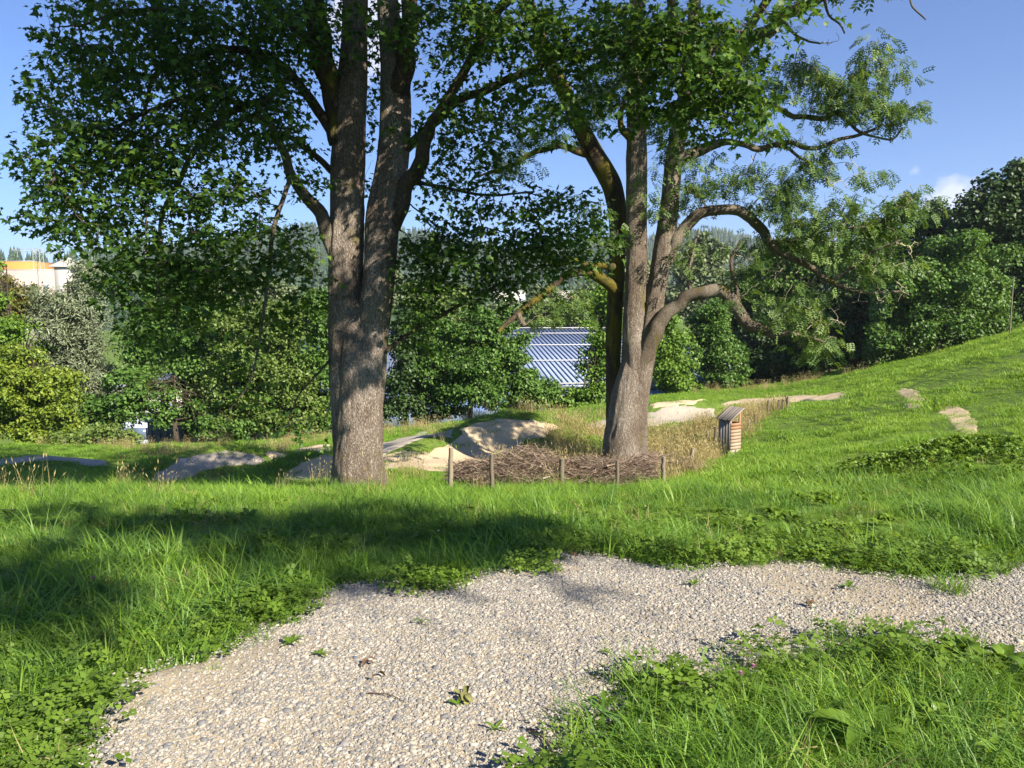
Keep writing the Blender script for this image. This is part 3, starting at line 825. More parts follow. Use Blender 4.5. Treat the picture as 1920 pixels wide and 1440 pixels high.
class Tree:
    def __init__(s, name, label, cat, base):
        s.root = tag(empty(name, base), label, cat); s.base = np.asarray(base, float)
        s.nodes = [] ; s.nr = []
    def rel(s, p): return np.asarray(p) - s.base
    def part(s, mb, name, mat, smooth=True):
        return mb.build(name, mat, s.root, smooth)
    def limb(s, spec, Y0, Y1, mat, name='branch', sides=12, register=True, amp=0.10, step=0.12, seed=0):
        p, r = limb_pts(spec, Y0, Y1, step)
        q_ = np.arange(len(p)) * step; g_ = seed * 7.7
        wv = np.stack([fbm(q_ * 1.9 + g_, q_ * 0 + 3, 3), fbm(q_ * 1.9 + g_ + 40, q_ * 0 + 9, 3), fbm(q_ * 1.9 + g_ + 80, q_ * 0 + 17, 3)], 1)
        p = p + wv * (0.5 * r + 0.015)[:, None] * np.clip(q_ / 0.5, 0, 1)[:, None]
        s.limb_w(p, r, mat, name, sides, register, amp, seed)
    def limb_w(s, p, r, mat, name='branch', sides=12, register=True, amp=0.06, seed=0):
        v, f = tube(s.rel(p), r, sides, barky(seed + len(s.nodes), amp, 5))
        s.part(MB().add(v, f), name, mat)
        if register:
            st = max(1, int(0.25 / max(1e-3, np.linalg.norm(p[1] - p[0]))))
            s.nodes += list(p[::st]); s.nr += list(r[::st])

def grow_twigs(tree, targets, mat, rgn, sag=0.12, r0=0.004, name='twigs', sides=3, maxr=0.03, jit=0.02):
    """join every target to its nearest point on the tree by a curved, tapering twig"""
    nodes = np.array(tree.nodes); cap = len(nodes) + len(targets) * 6
    buf = np.zeros((cap, 3)); buf[:len(nodes)] = nodes; m = len(nodes)
    par = np.full(cap, -1); cnt = np.zeros(cap)
    order = np.argsort([np.min(np.sum((nodes - t) ** 2, 1)) for t in targets])
    chains = []; dirs = np.zeros((len(targets), 3))
    for oi in order:
        t = targets[oi]
        dd = np.sum((buf[:m] - t) ** 2, 1); i = int(np.argmin(dd)); a = buf[i]
        L = math.sqrt(dd[i])
        if L < 1e-3: continue
        side = norm(np.cross(t - a, rgn.normal(size=3)))
        mid = (a + t) / 2 + side * L * rgn.normal(0, 0.10) + np.array([0, 0, sag * L * rgn.normal(0.4, 0.8)])
        q = np.linspace(0, 1, 6)[:, None]
        pts = (1 - q) ** 2 * a + 2 * q * (1 - q) * mid + q * q * t
        pts[1:5] += rgn.normal(0, jit * L + 0.003, (4, 3))
        ids = [i] + list(range(m, m + 5)); buf[m:m + 5] = pts[1:]
        for u, w in zip(ids[:-1], ids[1:]): par[w] = u
        m += 5; chains.append((ids, pts)); dirs[oi] = norm(pts[-1] - pts[-2])
        k = ids[-1]
        while k >= 0: cnt[k] += 1; k = par[k]
    mb = MB()
    for ids, pts in chains:
        r = np.minimum(maxr, r0 * np.maximum(cnt[ids], 1) ** 0.45)
        r[0] = r[1]
        r[-1] *= 0.7
        v, f = tube(tree.rel(pts), r, sides)
        mb.add(v, f)
    o = mb.build(name, mat, tree.root, True); o['kind'] = 'stuff'
    return dirs

def maple_sprays(tree, targets, dirs, rgn, size=(0.06, 0.15), nl=(15, 24), mat='maple_leaf', name='crown', spread=0.30, tmpl=None, droop=0.5):
    pos, tip, nrm, sz = [], [], [], []
    for t, d in zip(targets, dirs):
        n = rgn.integers(*nl)
        d = norm(d * [1, 1, 0.5] + rgn.normal(0, 0.25, 3)); lat = norm(np.cross(d, [0, 0, 1]) + 1e-4)
        q = rgn.uniform(-0.9, 1.0, n); sgn = rgn.choice([-1, 1], n)
        off = rgn.uniform(0.1, 1.0, n) * spread * (1.15 - 0.5 * np.abs(q))
        p = t + d * (q * spread * 1.25)[:, None] + lat * (sgn * off)[:, None]
        p[:, 2] += rgn.normal(0, 0.07, n) - 0.35 * off * droop - 0.12 * (q * q) * spread
        tp = lat * sgn[:, None] * 0.8 + d * 0.5 + np.array([0, 0, -droop]) + rgn.normal(0, 0.35, (n, 3))
        nm = np.array([0, 0, 1.0]) + rgn.normal(0, 0.42, (n, 3))
        pos.append(p); tip.append(tp); nrm.append(nm); sz.append(rgn.uniform(*size, n))
    pos = np.concatenate(pos) - tree.base
    return leaves(name, tmpl or T_MAPLE, pos, np.concatenate(tip), np.concatenate(nrm), np.concatenate(sz), M[mat], tree.root, rgn)

def px_blobs(blobs, rgn, per_px, minY=None):
    out = []
    for b in blobs:
        px, py, rx, ry, Y, dY, cov = b
        n = max(1, int(math.pi * rx * ry * cov * per_px))
        a = rgn.random(n) * 6.283; r = np.sqrt(rgn.random(n))
        for k in range(n):
            out.append(P(px + rx * r[k] * math.cos(a[k]), py + ry * r[k] * math.sin(a[k]), Y + rgn.uniform(-dY, dY)))
    return np.array(out)
def ell_blobs(blobs, rgn):
    out = []
    for (c, rad, n) in blobs:
        d = norm(rgn.normal(size=(n, 3))) * (rgn.random((n, 1)) ** (1 / 2.2))
        out.append(np.array(c) + d * np.array(rad))
    return np.concatenate(out)

# ---- the two-stemmed maple
b1 = hit(676, 906); b1 = np.array([b1[0], 15.0, T(b1[0], 15.0)])
maple = Tree('maple_tree', 'large maple with two fused stems and dark hanging foliage on the left', 'tree', b1)
rgm = np.random.default_rng(21)
SL = [(664,935,92),(663,912,82),(660,880,72),(657,820,66),(654,760,66),(651,680,66),(648,616,64),(648,508,64),(651,400,60),(653,300,62),(657,200,60),(664,100,48),(667,0,44),(668,-120,40),(655,-320,34),(640,-560,24),(640,-800,14)]
SR = [(690,935,90),(689,912,80),(687,880,66),(685,820,64),(684,760,68),(688,680,74),(697,616,66),(711,508,58),(719,400,62),(736,300,58),(742,200,54),(737,100,48),(727,0,38),(718,-150,32),(705,-420,24),(690,-700,14)]
mbk = MB()
for sp, Y, sd in ((SL, 15.05, 1), (SR, 14.92, 2)):
    p, r = limb_pts(sp, Y, Y, 0.07)
    v, f = tube(maple.rel(p), r, 76, barky(sd, 0.04, 11, furrow=0.09))
    mbk.add(v, f)
    maple.nodes += list(p[90::4])
BO = [(675,940,128),(675,915,104),(674,895,96),(673,860,91),(674,800,88),(675,740,88),(677,680,88),(679,630,78),(681,590,56),(683,560,30)]
p, r = limb_pts(BO, 14.98, 14.98, 0.07)
v, f = tube(maple.rel(p), r, 110, barky(9, 0.03, 9, base=0.26, furrow=0.075)); mbk.add(v, f)
maple.part(mbk, 'trunk', M['bark_maple'])
for k, (sp, y0, y1) in enumerate([
  ([(640,270,40),(622,180,40),(605,100,40),(595,30,38),(580,-60,34),(555,-250,28),(540,-450,14)], 15.0, 14.6),
  ([(748,200,38),(757,120,36),(764,50,33),(768,0,30),(776,-120,24),(800,-300,14)], 14.9, 14.3),
  ([(736,420,36),(757,360,30),(778,318,28),(797,275,24),(812,225,20),(850,165,18),(882,108,16),(920,40,15),(960,-5,13),(1000,-60,10),(1060,-140,6)], 14.9, 12.8),
  ([(762,278,18),(820,228,15),(860,190,15),(930,160,15),(1000,132,14),(1045,108,13),(1110,95,12),(1180,80,10),(1300,60,8),(1400,60,5)], 14.8, 12.3),
  ([(748,345,9),(790,345,7),(850,355,6),(920,365,5),(1000,360,3.5)], 14.8, 14.0),
  ([(632,490,28),(603,405,24),(572,365,20),(545,320,18),(528,268,15),(505,232,13),(470,220,10),(430,240,7)], 15.0, 13.8),
  ([(625,250,20),(572,172,17),(530,125,16),(490,102,16),(440,95,14),(398,98,12),(350,112,11),(300,132,9),(278,170,7),(265,240,5)], 15.0, 13.0),
  ([(545,140,12),(500,182,12),(462,195,13),(420,222,12),(388,255,11),(360,295,10),(335,345,9),(312,385,8),(300,430,7),(305,480,6),(298,540,4)], 14.5, 12.8),
  ([(622,322,12),(590,290,11),(553,262,10),(520,250,7)], 15.0, 14.6),
  ([(548,325,9),(530,375,8),(512,440,8),(502,520,7),(495,590,6),(482,660,5),(466,720,3),(430,770,2)], 14.4, 13.0),
  ([(722,660,9),(780,615,8),(840,585,7),(890,555,6),(960,520,4)], 14.8, 15.6),
  ([(470,200,9),(380,180,8),(300,200,7),(220,240,6),(150,300,5),(90,350,4)], 13.8, 12.6),
  ([(500,110,10),(430,50,9),(340,20,8),(240,20,6),(150,50,4)], 14.2, 13.2),
  ([(640,650,4),(600,695,4),(560,740,3),(540,800,2)], 15.0, 14.2),
  ([(600,100,20),(520,20,16),(420,-60,12),(300,-120,9),(180,-130,6)], 14.8, 13.0)]):
    maple.limb(sp, y0, y1, M['bark_ash_and_lit_limb' if k in (5, 7, 9) else 'bark_limb'], seed=k)  # sunlit limbs take the paler ash bark: light put into their colour
# upper limbs above the picture reach out over the path
for k, w in enumerate([[(-2.4,14.9,7.5),(-1.2,12.6,9.3),(0.6,10.4,10.4),(2.6,8.4,11.2)], [(-2.4,14.8,9),(-0.4,14,11.5),(2.2,12.6,13)], [(-3.2,15,9),(-5,13.6,11.5),(-7.5,12.5,12.8)], [(-2.8,14.9,11),(-2,15,15),(-1.6,15.2,19)], [(-3,14.9,8),(-3.4,11.5,10.5),(-3.2,9,11.6)]]):
    c = catmull([(*q, 0.14 - 0.11 * i / (len(w) - 1)) for i, q in enumerate(w)], 0.2)
    maple.limb_w(c[:, :3], c[:, 3], M['bark_limb'], seed=60 + k)
PP = 1 / 500.0
mb_in = [(230,40,170,70,14,1.6,1.5),(420,60,170,90,14.2,1.6,1.5),(160,170,100,90,13.6,1.3,1.6),(300,200,150,100,13.8,1.5,1.6),(450,190,110,90,14.2,1.4,1.4),
 (110,300,70,60,13.2,1.0,1.4),(200,320,120,80,13.4,1.2,1.6),(90,400,80,36,13.0,0.8,1.3),(210,420,120,40,13.2,1.0,1.4),(340,330,110,80,13.6,1.2,1.3),(420,400,80,70,13.8,1,1.1),
 (540,70,70,90,14.4,1.2,1.2),(520,240,70,80,14.4,1,1.0),(570,330,45,50,14.5,0.8,0.7),(340,470,110,40,13.2,0.9,1.5),(300,530,110,60,13.1,0.9,1.5),(230,500,50,40,13,0.6,0.9),
 (480,470,70,60,13.8,0.9,1.2),(560,500,50,70,14.2,0.9,1.3),(420,540,80,50,13.5,0.9,1.2),(520,590,70,40,13.8,0.9,0.9),(300,620,70,40,13.0,0.7,0.9),
 (640,60,50,60,14.2,0.6,0.7),(830,60,110,70,13.8,1.1,1.4),(960,60,110,70,13.2,1.1,1.5),(850,190,60,50,14.2,0.9,0.8),(930,220,90,60,13.6,1.1,1.2),(1040,170,80,70,13,1,1.3),
 (1090,50,90,60,12.8,1,1.5),(880,330,90,50,14.2,0.8,1.2),(820,260,40,40,14.3,0.8,0.8),(980,390,80,28,14,0.7,1.1),(900,400,60,22,14,0.7,0.9),(870,460,100,40,14.4,0.8,1.4),(980,480,90,40,14.6,0.8,1.2),
 (800,500,60,50,14.6,0.7,1.3),(890,530,70,40,15,0.7,1.1),(780,570,45,40,14.8,0.5,1.0),(1060,400,60,50,14.2,0.8,1.1),(1080,470,60,40,14.6,0.7,1.1),
 (1190,60,80,60,12.4,1,1.5),(1290,70,80,60,12,0.8,1.6),(1340,150,80,70,11.8,0.7,1.7),(1400,190,55,60,11.8,0.6,1.5),(1300,220,50,50,12,0.6,1.2),(1220,170,50,60,12.4,0.7,1.1),(1430,60,45,40,11.8,0.5,0.8),(1490,10,70,18,11.8,0.5,1.1),
 (1160,190,50,50,13,0.8,0.8),(740,240,20,20,14.2,0.2,0.8),(420,650,70,50,13.2,0.6,0.5),(470,720,60,50,13.2,0.6,0.45),(560,790,40,35,13.8,0.4,0.5),(640,20,300,30,13,1.4,0.7),(800,440,60,40,14.8,0.6,1.0),(860,500,90,50,15.2,0.8,1.1),(960,440,80,40,14.8,0.7,0.9),(1040,470,70,50,15.2,0.7,1.0),(940,540,60,40,15.4,0.6,0.8),(1110,440,40,50,14.8,0.6,0.9),(790,600,50,50,15.2,0.6,0.9),(1000,520,60,30,15.4,0.5,0.8),(740,480,20,40,15.3,0.3,0.8),(840,640,50,30,15.6,0.4,0.5),(694,330,10,50,15.7,0.2,1.6),(698,220,12,60,15.8,0.2,1.8),(700,110,14,60,15.6,0.3,1.8),(698,30,16,40,15.4,0.3,1.6),(560,420,40,30,14.8,0.5,0.7)]
tg = px_blobs(mb_in, rgm, PP)
tg_up = ell_blobs([((0.0,9.3,10.6),(3.4,3.0,2.2),520),((0.6,7.2,13.2),(3.4,2.6,2.4),260),((-4.2,13,11.5),(4.6,4,3.6),300),((-7,12.5,11),(3,3,2.6),130),((-2,15,17),(4.5,4.5,4),160),((2.6,12.4,13.2),(3.4,3,2.4),130),((3.5,6.2,8.8),(2.4,2.2,1.2),150),((4.2,13.2,8.9),(2.4,1.8,1.1),130),((6.0,8.0,10.4),(1.8,1.6,1.3),24)], rgm)
tall = np.vstack([tg, tg_up])
dirs = grow_twigs(maple, tall, M['twig_maple'], rgm, r0=0.0035)
ni = len(tg)
maple_sprays(maple, tall[:ni], dirs[:ni], rgm)
maple_sprays(maple, tall[ni:], dirs[ni:], rgm, size=(0.16, 0.24), nl=(16, 22), name='upper_crown', spread=0.45, tmpl=T_BROAD)

# ---- the ash with curving limbs
b2 = hit(1170, 886); b2 = np.array([b2[0] * 20 / b2[1], 20.0, 0]); b2[2] = T(b2[0], 20.0)
ash = Tree('ash_tree', 'tall ash with three stems and arching limbs behind the stick hedge', 'tree', b2)
rga = np.random.default_rng(22)
S1 = [(1142,925,62),(1146,890,50),(1150,830,34),(1152,773,32),(1150,700,28),(1152,607,30),(1158,473,30),(1158,400,34),(1146,345,36),(1115,290,34),(1085,230,30),(1062,180,28),(1035,125,26),(1010,60,22),(985,-20,18),(960,-120,12),(930,-250,6)]
S2 = [(1180,925,84),(1178,890,68),(1180,830,56),(1186,773,52),(1192,673,54),(1190,607,44),(1194,473,38),(1194,300,37),(1194,220,36),(1192,120,32),(1195,0,28),(1200,-150,22),(1200,-350,14),(1205,-520,7)]
S3 = [(1190,925,60),(1188,880,50),(1190,773,48),(1205,690,40),(1220,607,36),(1243,473,37),(1254,400,34),(1264,300,32),(1280,220,30),(1292,130,26),(1300,40,22),(1310,-80,16),(1330,-220,8)]
for sp, Y, mt, sd, nm in ((S1, 20.3, 'bark_mossy', 5, 'mossy_stem'), (S2, 20.0, 'bark_ash', 6, 'trunk'), (S3, 19.9, 'bark_ash', 7, 'stem')):
    p, r = limb_pts(sp, Y, Y + (0.4 if sp is S1 else 0), 0.08)
    v, f = tube(ash.rel(p), r, 60, barky(sd, 0.035, 9, furrow=0.09))
    mbs = MB().add(v, f)
    if nm == 'trunk':
        p2, r2 = limb_pts([(1170,925,112),(1169,890,92),(1170,850,80),(1174,790,74),(1180,740,66),(1190,690,56),(1196,650,40)], 20.02, 20.02, 0.08)
        v, f = tube(ash.rel(p2), r2, 100, barky(19, 0.03, 9, base=0.26, furrow=0.07)); mbs.add(v, f)
    ash.part(mbs, nm, M[mt])
    ash.nodes += list(p[80::4])
for k, (sp, y0, y1, mt) in enumerate([
  ([(1198,700,24),(1218,650,32),(1240,605,27),(1258,580,24),(1282,563,24),(1303,551,24),(1322,545,24),(1347,546,24),(1370,562,24),(1388,585,23),(1404,606,20),(1430,617,17),(1452,628,14),(1480,624,9),(1510,630,6),(1545,642,4)], 19.8, 18.2, 'bark_ash_and_lit_limb'),
  ([(1252,490,28),(1270,445,23),(1288,418,22),(1312,401,21),(1342,393,20),(1372,393,20),(1402,404,19),(1424,425,18),(1440,450,16),(1462,470,14),(1490,484,13),(1520,503,12),(1553,525,10),(1590,540,7),(1620,548,6),(1690,545,4)], 19.9, 18.4, 'bark_ash_and_lit_limb'),
  ([(1260,310,26),(1298,287,22),(1335,275,18),(1372,267,11),(1398,271,11),(1420,279,11),(1450,271,9),(1480,267,9),(1510,276,9),(1540,275,8),(1572,262,7),(1610,252,6),(1645,240,4)], 19.8, 18.3, 'bark_ash_and_lit_limb'),
  ([(1452,272,7),(1475,276,6),(1495,292,5),(1518,304,4)], 19, 18.7, 'bark_ash_and_lit_limb'),
  ([(1280,205,18),(1360,190,12),(1430,190,10),(1470,208,9),(1492,218,9),(1520,220,9),(1547,223,9),(1562,211,8),(1580,214,7),(1596,232,6),(1612,247,6),(1640,256,4),(1675,261,4),(1692,240,3)], 19.8, 18.2, 'bark_ash_and_lit_limb'),
  ([(1290,160,28),(1350,115,26),(1405,78,25),(1440,54,24),(1475,30,22),(1510,10,18),(1545,-10,14),(1600,-40,8),(1690,-20,4),(1712,14,3.5),(1735,37,2.5)], 19.8, 17.6, 'bark_ash_and_lit_limb'),
  ([(1470,40,6),(1490,65,5),(1515,78,4),(1538,83,3)], 18.6, 18.2, 'bark_ash_and_lit_limb'),
  ([(1545,-5,6),(1555,28,4),(1575,44,4),(1584,61,3)], 18, 17.8, 'bark_ash_and_lit_limb'),
  ([(1156,545,26),(1140,530,20),(1115,513,20),(1088,510,18),(1060,520,15),(1030,541,13),(1008,560,13),(985,578,12),(965,596,10),(945,612,8),(934,624,6)], 20.3, 18.8, 'bark_mossy'),
  ([(972,588,10),(978,603,9),(983,613,8)], 19.1, 19.0, 'bark_ash_and_lit_limb'),
  ([(1158,503,15),(1135,496,13),(1105,496,14),(1085,488,10),(1060,480,6)], 20.3, 19.4, 'bark_mossy'),
  ([(1108,290,18),(1083,283,14),(1060,275,12),(1035,275,11),(1005,285,10),(970,305,8),(930,320,6),(900,330,4)], 20.6, 19.0, 'bark_mossy'),
  ([(1192,285,16),(1178,258,14),(1166,240,12),(1164,215,9),(1172,180,6)], 20, 19.7, 'bark_mossy'),
  ([(1300,560,8),(1290,520,6),(1300,470,5),(1310,430,3)], 19.6, 19.4, 'bark_ash_and_lit_limb'),
  ([(1390,590,8),(1380,540,7),(1370,490,6),(1390,450,4)], 19, 18.8, 'bark_ash_and_lit_limb'),
  ([(1440,455,8),(1500,450,7),(1560,430,6),(1640,420,4),(1700,385,3)], 19, 18.2, 'bark_ash_and_lit_limb'),
  ([(1560,528,7),(1600,500,6),(1640,470,4),(1690,450,3)], 18.6, 18, 'bark_ash_and_lit_limb')]):
    ash.limb(sp, y0, y1, M[mt], seed=k + 30)
for k, w in enumerate([[(4.6,19.7,6.5),(6,17.4,9),(7.6,15.6,11)], [(4.2,19.9,8),(3,18.5,11),(1,17.5,13)]]):
    c = catmull([(*q, 0.12 - 0.09 * i / (len(w) - 1)) for i, q in enumerate(w)], 0.2)
    ash.limb_w(c[:, :3], c[:, 3], M['bark_ash_and_lit_limb'], seed=90 + k)
ab = [(1500,125,36,22,18.8,0.5,1.3),(1540,155,36,25,18.6,0.5,1.3),(1640,110,22,32,18.4,0.4,1.5),(1605,150,26,26,18.4,0.4,1.3),(1680,135,16,24,18.3,0.3,1.2),(1560,195,50,24,18.6,0.5,1.2),(1640,190,36,28,18.3,0.4,1.5),(1655,225,26,14,18.3,0.3,1.2),
 (1705,205,40,16,18.2,0.3,1.1),(1450,165,36,26,19,0.5,1.0),(1440,235,22,20,19,0.4,1.0),(1490,250,40,12,18.8,0.4,0.5),(1530,305,55,20,18.7,0.5,1.0),(1560,262,36,14,18.6,0.4,0.8),(1625,325,22,16,18.4,0.3,1.0),(1470,345,55,22,19,0.6,0.9),
 (1405,325,34,24,19.2,0.5,1.1),(1340,340,38,28,19.4,0.6,0.7),(1300,365,28,34,19.6,0.5,0.9),(1460,385,50,34,19,0.6,1.0),(1560,385,46,26,18.7,0.6,0.9),(1500,435,66,32,18.8,0.6,1.1),(1600,415,46,34,18.5,0.5,0.9),(1705,375,40,18,18.2,0.3,1.1),
 (1660,420,56,34,18.4,0.6,0.9),(1400,470,40,30,19.2,0.5,0.8),(1580,475,56,28,18.6,0.5,0.8),(1660,500,50,22,18.3,0.5,0.7),(1500,560,56,34,18.6,0.6,0.9),(1535,630,34,34,18.3,0.4,1.2),(1470,590,40,22,18.8,0.5,0.5),(1400,530,30,30,19,0.5,0.4),
 (1320,300,40,20,19.5,0.5,0.7),(1290,450,30,40,19.6,0.5,0.5),(1100,190,60,40,20.2,0.7,0.9),(1150,130,60,50,20,0.7,1.0),(1010,240,50,30,19.6,0.6,0.8),(1250,250,40,50,19.7,0.5,0.9),(1120,420,50,40,20,0.6,0.6),(1060,560,50,22,19.4,0.4,0.6),(960,300,50,30,19.2,0.5,0.8),
 (1240,80,60,50,19.6,0.6,1.2),(1360,90,50,50,19.2,0.6,0.9),(1480,40,30,12,18.6,0.3,0.4),(1230,350,24,60,19.6,0.4,0.5),(1000,590,40,14,19,0.3,0.5),(1480,660,30,12,18.4,0.3,0.4)]
tga = px_blobs(ab, rga, 1 / 270.0)
tgu = ell_blobs([((6.5,17,10.5),(3.6,3,2.2),110),((2,18.5,12.5),(3.6,3,2.6),150)], rga)
ta = np.vstack([tga, tgu])
dirs = grow_twigs(ash, ta, M['twig_ash'], rga, r0=0.0045, sag=0.25)
na = len(tga)
def ash_sprays(t, d, name, size, nl):
    return maple_sprays(ash, t, d, rga, size=size, nl=nl, mat='ash_leaf', name=name, spread=0.30, tmpl=T_ASH, droop=0.75)
ash_sprays(ta[:na], dirs[:na], 'crown', (0.18, 0.27), (10, 16))
ash_sprays(ta[na:], dirs[na:], 'upper_crown', (0.28, 0.4), (10, 16))
# bare grey twigs at the limb ends
bt = px_blobs([(1640,545,70,28,18.4,0.4,1),(1540,600,50,34,18.4,0.4,1),(1700,480,40,30,18.2,0.3,1),(1480,520,60,30,18.7,0.4,1),(1540,60,40,30,18,0.3,0.6),(1560,330,60,30,18.6,0.4,0.6),(1720,350,30,14,18.2,0.2,0.6),(1330,350,50,40,19.5,0.4,0.6)], rga, 1 / 150.0)
ash.nodes = list(np.vstack([np.array(ash.nodes)]))
grow_twigs(ash, bt, M['twig_ash'], rga, r0=0.0045, sag=0.12, name='bare_twigs', jit=0.012)

# ---- a tree behind the photographer on the right, whose crown throws the shade on the bank
b3 = np.array([11.0, -11.0, T(11.0, -11.0)])
rgb_ = np.random.default_rng(23)
lime = Tree('lime_tree', 'broad tree behind the viewpoint whose boughs reach over the path', 'tree', b3)
c = catmull([(11,-11,b3[2]-0.3,0.42),(11,-10.9,3,0.34),(10.9,-10.6,6,0.26),(10.8,-10.3,8.4,0.16),(10.7,-10.2,10.2,0.06)], 0.2)
lime.limb_w(c[:, :3], c[:, 3], M['bark_maple'], 'trunk', 20)
SHADE = []
def shade_for(px, py, t, rad, n):
    g = hit(px, py) if py < 1060 else np.array([*(CAM + pix_dir(px, py) * (-CAM[2] / pix_dir(px, py)[2]))])
    SHADE.append((tuple(g + to_sun * t), rad, n))
for i_, (px, py, rr_, n) in enumerate([(30,975,.5,15),(150,962,.4,10),(240,998,.45,14),(350,978,.45,14),(430,1008,.4,12),(520,985,.45,14),(600,1002,.4,12),(660,965,.35,8),(730,1008,.45,14),(800,1018,.3,9),(830,1022,.2,5),(890,992,.35,9),(960,1005,.22,5),(600,1055,.2,3),(60,1090,.4,9),(0,1065,.4,9),(720,1075,.25,5),(760,975,.3,6),(-60,1120,.5,14),(450,1060,.2,3)]):
    shade_for(px, py, 15 + 1.3 * (i_ % 5), (rr_, rr_ * 0.8, 0.4), n)
def over(px, py, t): return hit(px, py) + to_sun * t
limb_l = [(10.8,-10.5,7.2), (9.6,-10.2,9.0), (8.0,-9.4,10.2), tuple(over(250, 985, 18)), tuple(over(520, 985, 18)), tuple(over(760, 985, 18))]
for k, w in enumerate([limb_l, [(10.7,-10.2,9.6),(8.4,-9.8,11.6),(5.6,-9.2,12.8)]]):
    c = catmull([(*q, 0.12 - 0.095 * i / (len(w) - 1)) for i, q in enumerate(w)], 0.2)
    lime.limb_w(c[:, :3], c[:, 3], M['bark_limb'], seed=120 + k)
g_spot = CAM + pix_dir(1075, 1105) * (-CAM[2] / pix_dir(1075, 1105)[2])
spot = np.array([g_spot + to_sun * 18, g_spot + to_sun * 18.2 + [0.08, 0.02, 0]])
tgl = ell_blobs(SHADE + [((12.5,-14,10),(3,2.8,2.5),130)], rgb_)
dl = grow_twigs(lime, np.vstack([tgl, spot]), M['twig_maple'], rgb_)
maple_sprays(lime, spot, dl[-2:], rgb_, size=(0.09, 0.13), nl=(13, 16), mat='leaf_green', tmpl=T_OVAL, spread=0.11, name='leaf_spray')
dl = dl[:-2]
maple_sprays(lime, tgl, dl, rgb_, size=(0.13, 0.2), nl=(14, 20), mat='leaf_green', tmpl=T_OVAL, spread=0.3)

# ---- background trees
def bg_tree(name, label, lobes, Y, mat, leaf=0.21, cov=2.0, tmpl=T_OVAL, seed=0, trunk=0.16, group=None, droop=0.15, dep=0.8, base=None, bark='bark_far', sub=0.26):
    """lobes: (px, py, rx, ry) ellipses of the crown's outline, at forward distance Y"""
    rg_ = np.random.default_rng(1000 + seed)
    k = Y / FPX
    c0 = P(lobes[0][0], lobes[0][1], Y)
    bx, by = (c0[0], Y) if base is None else base
    bz = T(bx, by)
    tr = Tree(name, label, 'tree', (bx, by, bz))
    if group: tr.root['group'] = group
    POS, TIP, NRM, SZ = [], [], [], []
    top = max(P(l[0], l[1] - l[3], Y)[2] for l in lobes)
    tp = catmull([(bx, by, bz - 0.3, trunk * 1.25), (bx + rg_.normal(0, .15), by, bz + (top - bz) * 0.25, trunk), (bx + rg_.normal(0, .3), by, bz + (top - bz) * 0.55, trunk * 0.7), (c0[0], by, bz + (top - bz) * 0.9, trunk * 0.2)], 0.4)
    v, f = tube(tr.rel(tp[:, :3]), tp[:, 3], 9)
    mbt = MB().add(v, f)
    for (px, py, rx, ry) in lobes:
        cc = P(px, py, Y); a, b_ = rx * k, ry * k
        nsub = max(8, int(9 + 5.0 * (a * b_) ** 0.8))
        for s_ in range(nsub):
            d = norm(rg_.normal(size=3)); rr = rg_.random() ** 0.4 * 0.95
            sc = cc + d * rr * np.array([a, max(a, b_ * 0.6) * dep, b_])
            sr = (sub * min(a, b_) * rg_.uniform(0.4, 1.2) + 0.22) * (1.0 if rr > 0.5 else 1.3)
            rad = sr * np.array([rg_.uniform(0.8, 1.6), rg_.uniform(0.8, 1.4), rg_.uniform(0.5, 1.05)])
            n = int(cov * 4 * math.pi * sr * sr * 0.9 / (0.36 * leaf * leaf) * 0.42)
            dd = norm(rg_.normal(size=(n, 3)) + np.array([0.15, -0.25, 0.2]))
            sh = 0.25 + 0.9 * rg_.random((n, 1)) ** 0.75 + 0.6 * (rg_.random((n, 1)) < 0.12) * rg_.random((n, 1))
            p = sc + dd * rad * sh
            POS.append(p); NRM.append(norm(dd * 0.5 + rg_.normal(0, 0.5, (n, 3)) + [0, 0, 0.7]))
            tt = np.cross(NRM[-1], rg_.normal(size=(n, 3))); tt[:, 2] -= droop + 0.25; TIP.append(tt)
            SZ.append(leaf * rg_.uniform(0.65, 1.3, n))
            if rg_.random() < 0.5:
                i = rg_.integers(len(tp) // 3, len(tp)); q0 = tp[i, :3]
                mdp = (q0 + sc) / 2 + [0, 0, 0.1 * np.linalg.norm(sc - q0)]
                cpts = catmull([(*q0, tp[i, 3] * 0.5), (*mdp, tp[i, 3] * 0.33), (*sc, 0.02)], 0.6)
                v, f = tube(tr.rel(cpts[:, :3]), cpts[:, 3], 5); mbt.add(v, f)
    tr.part(mbt, 'trunk', M[bark])
    leaves('crown', tmpl, np.concatenate(POS) - tr.base, np.concatenate(TIP), np.concatenate(NRM), np.concatenate(SZ), M[mat], tr.root, rg_)
    return tr
